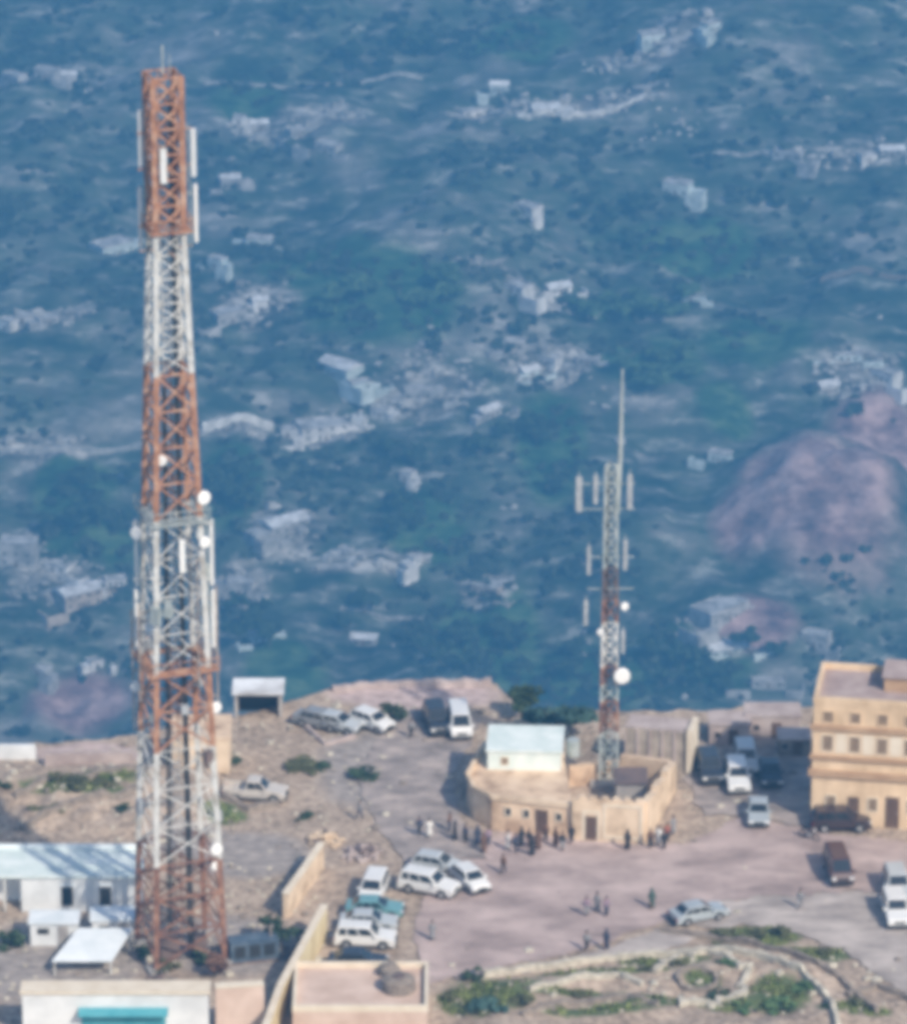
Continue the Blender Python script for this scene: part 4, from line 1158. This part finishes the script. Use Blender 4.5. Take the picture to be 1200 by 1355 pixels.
# loose stones over the bare ground
sm = MB(); rs = random.Random(9)
for _ in range(2600):
    u, v = rs.uniform(-40,1240), rs.uniform(925,1350)
    if 430 < u < 560 and v > 1100 or 600 < u < 900 and 1000 < v < 1250: continue
    p = P(u, v)
    if p.y > yedge(p.x)-.3: continue
    if 560 < u and 1100 < v < 1255 and rs.random() < .93: continue
    r = rs.uniform(.07,.24)*(2.0 if rs.random()<.1 else 1)
    sm.ball((p.x,p.y,gh(p.x,p.y)+r*.15), r, 6, rs.choice((0,0,1)), .6, .25)
tag(sm.build('gravel', [M['stone'],M['stone_dark']]), kind='stuff')

# ------------------------------------------------------------------ vehicles
paints = {}
def paint(key, c):
    if key not in paints: paints[key] = mat('paint_'+key, tuple(x*.9 for x in c), c, .32, .8, coat=.4)
    return paints[key]
SPEC = {  # length, width, belt, roof, cabin base x (front, rear), roof x (front, rear), wheel x, wheel r
 'saloon': dict(L=4.55,W=1.78,belt=.92,H=1.45,cb=(1.05,-1.85),cr=(.25,-1.15),wx=(1.38,-1.35),wr=.32),
 'hatchback': dict(L=4.0,W=1.72,belt=.95,H=1.5,cb=(1.1,-1.9),cr=(.35,-1.5),wx=(1.25,-1.25),wr=.31),
 'suv': dict(L=4.75,W=1.88,belt=1.12,H=1.82,cb=(1.05,-2.28),cr=(.4,-2.1),wx=(1.42,-1.42),wr=.38),
 'pickup': dict(L=5.2,W=1.84,belt=1.10,H=1.80,cb=(1.15,-.75),cr=(.45,-.6),wx=(1.65,-1.55),wr=.38),
 'minivan': dict(L=4.8,W=1.86,belt=1.12,H=2.0,cb=(2.0,-2.32),cr=(1.15,-2.2),wx=(1.5,-1.5),wr=.34),
}
def make_car(kind, key, col, label, loc, rz, cat='car', name='parked_car', group='vehicles parked on the hilltop'):
    s = SPEC[kind]; L, W, belt, H = s['L'], s['W'], s['belt'], s['H']; wr = s['wr']; pm = paint(key, col)
    t = thing(name, label, cat, loc, rz, group)
    hl = L/2; clr = .26
    def arch(xc):
        return [(xc+math.cos(R(a))*(wr+.07), max(clr, wr+math.sin(R(a))*(wr+.07))) for a in range(180,-1,-30)]
    prof = [(-hl+.05,clr)] + arch(s['wx'][1]) + arch(s['wx'][0]) + [(hl-.05,clr),(hl,clr+.15),(hl-.02,belt*.62),(hl-.16,belt*.83),(s['cb'][0]+.1,belt)]
    if kind == 'pickup': prof += [(-.85,belt),(-.86,.72),(-hl+.08,.72),(-hl+.06,belt),(-hl,belt),(-hl-.01,clr+.12)]
    else: prof += [(s['cb'][1],belt),(-hl+.04,belt-.04 if kind != 'saloon' else belt-.01),(-hl-.02,belt*.6),(-hl,clr+.1)]
    bm = bmesh.new()
    def hw(z): return W/2*(.93+.07*min(1,(z-clr)/.4)) if z < .7 else W/2*(1-.05*max(0,(z-.7)/(belt-.69)))
    Lv = [bm.verts.new((x, hw(z), z)) for x, z in prof]; Rv = [bm.verts.new((x, -hw(z), z)) for x, z in prof]
    n = len(prof)
    for i in range(n):
        j = (i+1) % n; bm.faces.new((Lv[i], Lv[j], Rv[j], Rv[i]))
    bm.faces.new(list(reversed(Lv))); bm.faces.new(Rv)
    if kind == 'pickup':   # side panels of the bed
        for sy in (1,-1):
            y0, y1 = sy*hw(.9), sy*(hw(.9)-.08)
            vs = [bm.verts.new(q) for q in ((-.86,y0,.722),(-hl+.06,y0,.722),(-hl+.06,y1,.722),(-.86,y1,.722),(-.86,y0,belt),(-hl+.06,y0,belt),(-hl+.06,y1,belt),(-.86,y1,belt))]
            for f in ((0,1,2,3),(4,5,6,7),(0,1,5,4),(1,2,6,5),(2,3,7,6),(3,0,4,7)): bm.faces.new([vs[k] for k in f])
    # cabin
    wb_, wt = hw(belt)-.01, W/2*.80
    (xf, xr), (tf, trr) = s['cb'], s['cr']
    cv_ = [bm.verts.new(q) for q in ((xf,-wb_,belt),(xf,wb_,belt),(xr,wb_,belt),(xr,-wb_,belt),(tf,-wt,H-.04),(tf,wt,H-.04),(trr,wt,H-.04),(trr,-wt,H-.04),
           (tf-.12,-wt+.12,H),(tf-.12,wt-.12,H),(trr+.12,wt-.12,H),(trr+.12,-wt+.12,H))]
    for f in ((0,1,5,4),(1,2,6,5),(2,3,7,6),(3,0,4,7),(4,5,9,8),(5,6,10,9),(6,7,11,10),(7,4,8,11),(8,9,10,11)): bm.faces.new([cv_[k] for k in f])
    bmesh.ops.recalc_face_normals(bm, faces=bm.faces)
    ed = [e for e in bm.edges if len(e.link_faces) == 2 and e.calc_face_angle(0) > .5 and abs(e.verts[0].co.y-e.verts[1].co.y) < .2 and e.verts[0].co.z > clr+.2]
    bmesh.ops.bevel(bm, geom=ed, offset=.035, segments=2, affect='EDGES', clamp_overlap=True)
    bmesh.ops.triangulate(bm, faces=[f for f in bm.faces if len(f.verts) > 4])
    me = bpy.data.meshes.new('body'); bm.to_mesh(me); bm.free(); me.materials.append(pm)
    bo = bpy.data.objects.new('body', me); COL.objects.link(bo); bo.parent = t
    # glass set just proud of the cabin faces
    V3 = [Vector(q) for q in ((xf,-wb_,belt),(xf,wb_,belt),(xr,wb_,belt),(xr,-wb_,belt),(tf,-wt,H-.04),(tf,wt,H-.04),(trr,wt,H-.04),(trr,-wt,H-.04))]
    def pane(nm, ids, s0, s1, b0, b1):
        a, c_, d, e = [V3[k] for k in ids]          # bottom a->c, top e->d
        def q(s_, t_): return (a.lerp(c_, s_)).lerp(e.lerp(d, s_), t_)
        pts = [q(s0,b0), q(s1,b0), q(s1,b1), q(s0,b1)]
        nr = (pts[1]-pts[0]).cross(pts[3]-pts[0]).normalized()
        cen = sum(pts, Vector())/4
        if nr.dot(cen-Vector((0,0,belt*.9+.1))) < 0: nr = -nr
        m_ = MB(); m_.add([p_+nr*.018 for p_ in pts]+[p_-nr*.02 for p_ in pts], [(0,1,2,3),(7,6,5,4),(0,4,5,1),(1,5,6,2),(2,6,7,3),(3,7,4,0)])
        m_.build(nm, M['glass'], t)
    pane('windscreen', (0,1,5,4), .07,.93,.10,.94); pane('rear_window', (2,3,7,6), .1,.9,.2,.9)
    for ids in ((1,2,6,5),(3,0,4,7)):
        fr = ids[0] == 1
        if kind == 'pickup': pane('side_window', ids, .1,.52,.1,.9); pane('side_window', ids, .56,.92,.1,.9)
        else:
            for a_, b_ in (((.08,.40),(.44,.70),(.74,.93)) if fr else ((.07,.26),(.30,.56),(.60,.92))): pane('side_window', ids, a_, b_, .1, .9)
    for x in s['wx']:
        for sy in (1,-1):
            y = sy*(W/2-.12); ty = MB(); ty.tube([(x,y-.11,wr),(x,y+.11,wr)], wr, 18)
            wo = bpy.data.objects.new('wheel', None); COL.objects.link(wo); wo.parent = t
            ty.build('tyre', M['tyre'], wo)
            rm = MB(); rm.tube([(x,y+sy*.08,wr),(x,y+sy*.125,wr)], wr*.62, 12); rm.build('rim', M['rim'], wo)
    for sy in (1,-1):
        l_ = MB(); l_.box(hl-.16,hl+.005,sy*W*.38-.17,sy*W*.38+.17,belt*.62,belt*.78); l_.build('headlight', M['lamp'], t)
        l_ = MB(); l_.box(-hl-.03,-hl+.08,sy*W*.41-.12,sy*W*.41+.12,belt*.62,belt*.85); l_.build('tail_light', M['tail'], t)
        l_ = MB(); l_.box(xf-.30,xf-.12,sy*(W/2-.02)-.02,sy*(W/2+.17)+.02,belt+.0,belt+.14) if sy > 0 else l_.box(xf-.30,xf-.12,-(W/2+.17)-.02,-(W/2-.02)+.02,belt+.0,belt+.14)
        l_.build('door_mirror', pm, t)
    for x0, x1, nm in ((hl-.02,hl+.07,'front_bumper'),(-hl-.07,-hl+.02,'rear_bumper')):
        b_ = MB(); b_.box(x0,x1,-W*.47,W*.47,clr+.02,clr+.24); b_.build(nm, M['plastic'], t)
    g_ = MB(); g_.box(hl-.02,hl+.018,-W*.22,W*.22,belt*.55,belt*.72); g_.build('grille', M['plastic'], t)
    return t
def car(kind, key, col, u, v, deg, label, **k):
    p = P(u, v, 0); return make_car(kind, key, col, label, (p.x, p.y, max(.0, gh(p.x,p.y)+.02) if not (k.get('flat')) else .01), R(deg), **{a: b for a, b in k.items() if a != 'flat'})
WHT=(.78,.78,.76); SIL=(.50,.53,.54); TEA=(.16,.34,.36); DRK=(.035,.04,.05); MAR=(.075,.03,.028); GRY=(.26,.27,.28); PGR=(.40,.44,.46)
car('suv','white',WHT,494,1188,-100,'white off roader nose on at the far end of the parked row')
car('saloon','teal',TEA,496,1210,-4,'teal saloon second in the row by the yellow wall')
car('saloon','silver',SIL,488,1228,-3,'silver saloon third in the row by the yellow wall')
car('suv','white',WHT,484,1250,-5,'long white car nearest the camera in the row by the yellow wall')
car('saloon','dark',DRK,474,1280,-3,'dark saloon in shade just behind the peach roof')
car('suv','white',WHT,568,1180,-24,'white off roader with dark windscreen parked slantwise on the square')
car('hatchback','silver',SIL,578,1152,-20,'silver hatchback just behind the slantwise white off roader')
car('hatchback','white',WHT,622,1172,-62,'small white hatchback at the right end of the slantwise cars')
car('saloon','silver',SIL,446,964,-26,'pale saloon parked slantwise at the back rim')
car('saloon','grey',GRY,424,960,-26,'dark grey saloon left of the pale saloon at the rim')
car('hatchback','white',WHT,492,962,-40,'white hatchback right of the pale saloon at the rim')
car('minivan','white',WHT,608,966,-85,'white minivan facing us near the rim trees')
car('suv','dark',DRK,578,962,-80,'dark car just left of the white minivan')
car('pickup','dusty',(.60,.55,.49),338,1056,-8,'dusty pale pickup on the dirt right of the tall tower', cat='pickup', name='parked_pickup')
car('suv','white',WHT,975,1038,-88,'white fronted off roader in the shade left of the ochre building')
car('suv','silver',SIL,986,1014,-88,'pale off roader behind the white fronted one')
car('suv','dark',DRK,938,1026,-84,'black off roader in the shade at the left of the lane')
car('saloon','dark',DRK,1018,1030,-88,'dark saloon nearest the ochre building in the shade')
car('saloon','pale_grey',PGR,1003,1082,-92,'pale grey saloon leaving the shaded lane nose towards us')
car('suv','maroon_black',(.05,.03,.028),1112,1096,2,'dark off roader side on below the ochre building')
car('minivan','maroon',MAR,1108,1158,-84,'dark maroon minivan alone on the square at right')
car('suv','white',WHT,1184,1214,-86,'white off roader nose on at the right edge')
car('suv','silver',SIL,1186,1182,-86,'pale off roader behind the white one at the right edge')
car('saloon','pale_grey',PGR,924,1216,24,'pale saloon with dark windscreen at the garden edge')

# motorbike by the ochre building
def motorbike(u, v, rz, label):
    p = P(u, v); t = thing('motorbike', label, 'motorbike', (p.x,p.y,.0), rz)
    for x in (.65,-.65):
        w = MB(); pts = [(x+.3*math.cos(a*math.pi/8), 0, .3+.3*math.sin(a*math.pi/8)) for a in range(17)]; w.tube(pts, .06, 6, cap=False); w.build('wheel', M['tyre'], t)
    f = MB(); f.tube([(.65,0,.3),(.45,0,.85),(.38,0,1.0)], .04, 6); f.tube([(-.65,0,.3),(-.1,0,.45),(.4,0,.8)], .05, 6); f.tube([(-.5,0,.55),(.1,0,.3),(.4,0,.7)], .05, 6); f.build('frame', M['dark_steel'], t)
    e = MB(); e.box(-.2,.25,-.14,.14,.28,.58); e.build('engine', M['rim'], t)
    tk = MB(); tk.tube([(.4,0,.85),(.15,0,.88),(-.1,0,.82)], [.1,.17,.11], 10); tk.build('fuel_tank', paint('maroon', MAR), t)
    s = MB(); s.box(-.7,-.08,-.13,.13,.78,.88); s.build('seat', M['plastic'], t)
    h = MB(); h.bar((.38,-.35,1.02),(.38,.35,1.02),.04); h.build('handlebar', M['rim'], t)
    l = MB(); l.ball((.52,0,.88),.1,8); l.build('headlight', M['lamp'], t)
    return t
motorbike(1070, 1110, R(-35), 'dark motorbike standing between the ochre building and the square')

# ------------------------------------------------------------------ people
def skin_mesh(name, J, E, rad, sub=1):
    me = bpy.data.meshes.new(name); me.from_pydata(J, E, []); me.update()
    o = bpy.data.objects.new(name, me); COL.objects.link(o)
    o.modifiers.new('s', 'SKIN'); sv = me.skin_vertices[0].data
    for i, r in enumerate(rad): sv[i].radius = (r, r)
    sv[0].use_root = True
    m_ = o.modifiers.new('d', 'SUBSURF'); m_.levels = sub; m_.render_levels = sub
    dg = bpy.context.evaluated_depsgraph_get()
    out = bpy.data.meshes.new_from_object(o.evaluated_get(dg)); out.name = name
    bpy.data.objects.remove(o); bpy.data.meshes.remove(me)
    return out
def figure(step, arm):
    """joints of a figure 1.72 m tall facing +y; step = stride, arm = swing"""
    J, E, Rr = [], [], []
    def v(p, r, par=None):
        J.append(p); Rr.append(r)
        if par is not None: E.append((par, len(J)-1))
        return len(J)-1
    pel = v((0,0,.95), .125); ch = v((0,.01,1.25), .14, pel); nk0 = v((0,0,1.42), .075, ch); nk = v((0,.01,1.50), .052, nk0)
    hd = v((0,.025,1.58), .078, nk); hd2 = v((0,.02,1.66), .088, hd); v((0,.01,1.71), .06, hd2); v((0,.115,1.60), .014, hd)
    joints = {}
    for s in (-1,1):
        hip = v((s*.095,0,.88), .088, pel); kn = v((s*.10, s*step*.5+.03, .49), .058, hip); an = v((s*.10, s*step, .09), .040, kn); v((s*.115, s*step+.15, .04), .032, an)
        sh = v((s*.17,0,1.40), .062, nk0); el = v((s*.235,-s*arm*.4-.02,1.13), .043, sh); wr = v((s*.245,-s*arm+.06,.90), .030, el)
        pm_ = v((s*.247,-s*arm+.075,.845), .032, wr)
        for k, (dy, ln) in enumerate(((-.03,.065),(-.01,.078),(.01,.083),(.03,.074))):
            f1 = v((s*.249,-s*arm+.078+dy,.80), .0095, pm_); v((s*.240,-s*arm+.083+dy,.80-ln*.6), .0085, f1)
        th = v((s*.235,-s*arm+.118,.845), .011, pm_); v((s*.228,-s*arm+.128,.805), .009, th)
        joints[s] = (hip, kn, an, sh, el, wr)
    return J, E, Rr, joints
FIG = {}
for nm, st_, ar in (('stand',.02,.02),('walk',.24,.16)):
    J, E, Rr, jt = figure(st_, ar); FIG[nm] = (skin_mesh('person', J, E, Rr), J, jt)
CL = {}
def cloth(key, c):
    if key not in CL: CL[key] = mat('cloth_'+key, tuple(x*.8 for x in c), c, .95, 6)
    return CL[key]
def person(u, v, deg, pose, outfit, c_top, c_bot, label, group='people on the hilltop square', h=1.72):
    p = P(u, v); me, J, jt = FIG[pose]; z = max(.0, gh(p.x,p.y)) if True else 0
    t = bpy.data.objects.new('person', me); COL.objects.link(t)
    if not me.materials: me.materials.append(M['skin'])
    t.location = (p.x,p.y,z+.012); t.rotation_euler = (0,0,R(deg)); k = h/1.72; t.scale = (k,k,k)
    tag(t, label, 'person', group)
    hr = MB(); hr.ball((0,-.006,1.665),.108,12,0,.98); o = hr.build('hair', M['hair'], t, True)
    if outfit in ('robe','abaya'):
        g = MB(); g.tube([(0,0,.14),(0,0,.5),(0,0,.95),(0,0,1.22),(0,.0,1.40),(0,0,1.475)], [.26,.235,.185,.195,.165,.07], 14, ex=.78)
        for s in (-1,1):
            _,_,_,sh,el,wr = jt[s]; g.tube([Vector(J[sh])-Vector((s*.05,0,0)), J[el], Vector(J[wr])+Vector((0,0,.03))], [.085,.068,.066], 9)
        g.build('robe', cloth(c_top[0], c_top[1]), t, True)
    else:
        g = MB(); g.tube([(0,0,.86),(0,0,1.0),(0,0.005,1.22),(0,0,1.40),(0,0,1.47)], [.185,.172,.195,.17,.075], 14, ex=.72)
        for s in (-1,1):
            _,_,_,sh,el,wr = jt[s]; g.tube([Vector(J[sh])-Vector((s*.05,0,0)), J[el], Vector(J[wr])+Vector((0,0,.03))], [.085,.062,.05], 9)
        g.build('shirt', cloth(c_top[0], c_top[1]), t, True)
        g = MB(); g.tube([(0,0,.80),(0,0,.90),(0,0,.985)], [.15,.178,.165], 14, ex=.74)
        for s in (-1,1):
            hip,kn,an,_,_,_ = jt[s]; g.tube([Vector(J[hip])+Vector((0,0,.06)), J[kn], Vector(J[an])+Vector((0,0,.02))], [.108,.082,.066], 10)
        g.build('trousers', cloth(c_bot[0], c_bot[1]), t, True)
    if outfit == 'abaya':
        g = MB(); g.tube([(0,-.01,1.42),(0,-.01,1.55),(0,-.02,1.68),(0,-.02,1.79)], [.13,.125,.125,.05], 12); g.build('headscarf', cloth(c_top[0], c_top[1]), t, True)
    return t
BK=('black',(.03,.03,.035)); WH_=('white',(.74,.73,.70)); BR=('brown',(.16,.09,.06)); NV=('navy',(.05,.06,.10)); GY=('grey',(.28,.28,.29)); PU=('mauve',(.30,.22,.28)); RD=('rust',(.34,.12,.08)); GN=('bottle',(.06,.11,.09))
for a in [
 (555,1106,20,'walk','shirt',NV,BK,'person in dark clothes walking on the side road above the silver hatchback'),
 (568,1108,10,'stand','robe',WH_,None,'person in a white robe beside the dark walker on the side road'),
 (666,1156,160,'walk','shirt',BR,BK,'person in brown walking alone on the square in front of the fort'),
 (672,1124,90,'stand','robe',WH_,None,'person in a white robe at the fort foot'),
 (690,1120,200,'stand','abaya',BK,None,'person in a black robe nearest the robed one at the fort foot'),
 (700,1122,150,'stand','shirt',BK,BR,'person in a black shirt standing right of the black robe'),
 (712,1124,180,'stand','abaya',BR,None,'person in a brown robe by the fort foot'),
 (722,1114,170,'stand','shirt',BR,BK,'person in a brown shirt close to the fort doorway'),
 (756,1116,180,'stand','shirt',BK,BK,'person in black just left of the framed fort door'),
 (602,1112,100,'stand','abaya',BK,None,'person in a dark robe at the fort corner, left one of four'),
 (616,1116,140,'stand','shirt',NV,BK,'person in navy at the fort corner, second of four'),
 (632,1118,180,'stand','abaya',NV,None,'person in a navy robe at the fort corner, third of four'),
 (646,1120,200,'stand','shirt',PU,NV,'person in mauve at the fort corner, right one of four'),
 (860,1122,180,'stand','shirt',BR,BK,'person in brown at the right corner of the fort'),
 (871,1118,160,'stand','robe',WH_,None,'person in a white robe at the right corner of the fort'),
 (882,1114,200,'stand','shirt',RD,BK,'person in a rust shirt by the fort side wall'),
 (890,1104,220,'stand','robe',GY,None,'person in a grey robe farthest along the fort side wall'),
 (862,1202,190,'walk','abaya',GN,None,'person in a dark robe walking left of the pale saloon'),
 (776,1212,180,'stand','shirt',PU,GY,'person in mauve standing out on the square, left of three'),
 (790,1206,150,'stand','robe',GY,None,'person in a grey robe out on the square, middle of three'),
 (802,1212,210,'stand','shirt',PU,NV,'person in mauve and navy out on the square, right of three'),
 (776,1258,180,'walk','shirt',GY,BK,'person in a grey shirt walking toward the garden wall, left one'),
 (802,1256,160,'walk','abaya',NV,None,'person in a navy robe walking toward the garden wall'),
 (572,1244,180,'stand','robe',GY,None,'person in a grey robe standing right of the parked row'),
 (1058,1202,170,'walk','shirt',GY,GY,'person in grey walking on the road past the garden'),
 (544,976,180,'walk','shirt',GY,BK,'person in grey walking on the side road near the rim'),
 (476,1084,120,'walk','shirt',GY,NV,'person in grey and navy where dirt meets side road'),
 (595,1100,60,'stand','shirt',BR,NV,'person in brown farthest left in the shade of the fort'),
 (682,1128,30,'walk','shirt',NV,BK,'person in navy walking toward the fort foot crowd'),
 (704,1132,200,'stand','abaya',BK,None,'person in a black robe in front of the fort foot crowd'),
 (735,1120,140,'stand','robe',BR,None,'person in a brown robe just right of the fort doorway'),
 (744,1126,190,'stand','shirt',BK,GY,'person in black and grey between the two fort doors'),
 (830,1124,160,'stand','abaya',BK,None,'person in a black robe in front of the wall panel'),
 (878,1124,200,'stand','shirt',BK,BK,'person all in black nearest at the right fort corner'),
 (640,1128,30,'stand','abaya',BR,None,'person in a brown robe in front of the four at the fort corner'),
]:
    person(*a)

# ------------------------------------------------------------------ air
hz_mb = MB(); hz_mb.box(-1150, 1150, -680, 3050, -720, 215)
hm = bpy.data.materials.new('blue_haze'); hm.use_nodes = True
nt = hm.node_tree; nt.nodes.remove(nt.nodes['Principled BSDF'])
pv = nt.nodes.new('ShaderNodeVolumePrincipled'); pv.inputs['Color'].default_value = (.14,.49,.96,1); pv.inputs['Density'].default_value = .00036
nt.links.new(pv.outputs[0], nt.nodes['Material Output'].inputs['Volume'])
hm.cycles.homogeneous_volume = True if hasattr(hm, 'cycles') and hasattr(hm.cycles, 'homogeneous_volume') else None
tag(hz_mb.build('haze', hm), kind='stuff')

# ------------------------------------------------------------------ light, sky, camera
SUN_EL, SUN_AZ = R(40), R(142)      # azimuth clockwise from +y (north): from behind the camera, to its right
w = bpy.data.worlds.new('World'); scene.world = w; w.use_nodes = True
bg = w.node_tree.nodes['Background']; sky = w.node_tree.nodes.new('ShaderNodeTexSky')
sky.sky_type = 'NISHITA'; sky.sun_disc = False; sky.sun_elevation = SUN_EL; sky.sun_rotation = SUN_AZ; sky.air_density=1.0; sky.dust_density=1.5
w.node_tree.links.new(sky.outputs[0], bg.inputs[0]); bg.inputs[1].default_value = .12
sd = bpy.data.lights.new('sun', 'SUN'); sd.energy = 3.6; sd.angle = R(1.5); sd.color = (1.0,.89,.75)
so = bpy.data.objects.new('sun', sd); COL.objects.link(so)
sdir = Vector((math.sin(SUN_AZ)*math.cos(SUN_EL), math.cos(SUN_AZ)*math.cos(SUN_EL), math.sin(SUN_EL)))
so.rotation_euler = sdir.to_track_quat('Z', 'Y').to_euler()

cd = bpy.data.cameras.new('camera'); co = bpy.data.objects.new('camera', cd); COL.objects.link(co)
cd.sensor_fit = 'VERTICAL'; cd.sensor_height = 24; cd.sensor_width = 24; cd.lens = 24*F/1355
cd.clip_start = 1; cd.clip_end = 6000
co.location = CAM; co.rotation_euler = (math.pi/2-PITCH, 0, 0)
scene.camera = co
scene.view_settings.view_transform = 'Standard'; scene.view_settings.look = 'None'; scene.view_settings.gamma = 1; scene.view_settings.exposure = 0.4
scene.render.engine = 'CYCLES'
scene.cycles.use_denoising = True
scene.cycles.pixel_filter_type = 'BLACKMAN_HARRIS'
scene.cycles.filter_width = 6.0
scene.cycles.max_bounces = 5
scene.cycles.volume_bounces = 0
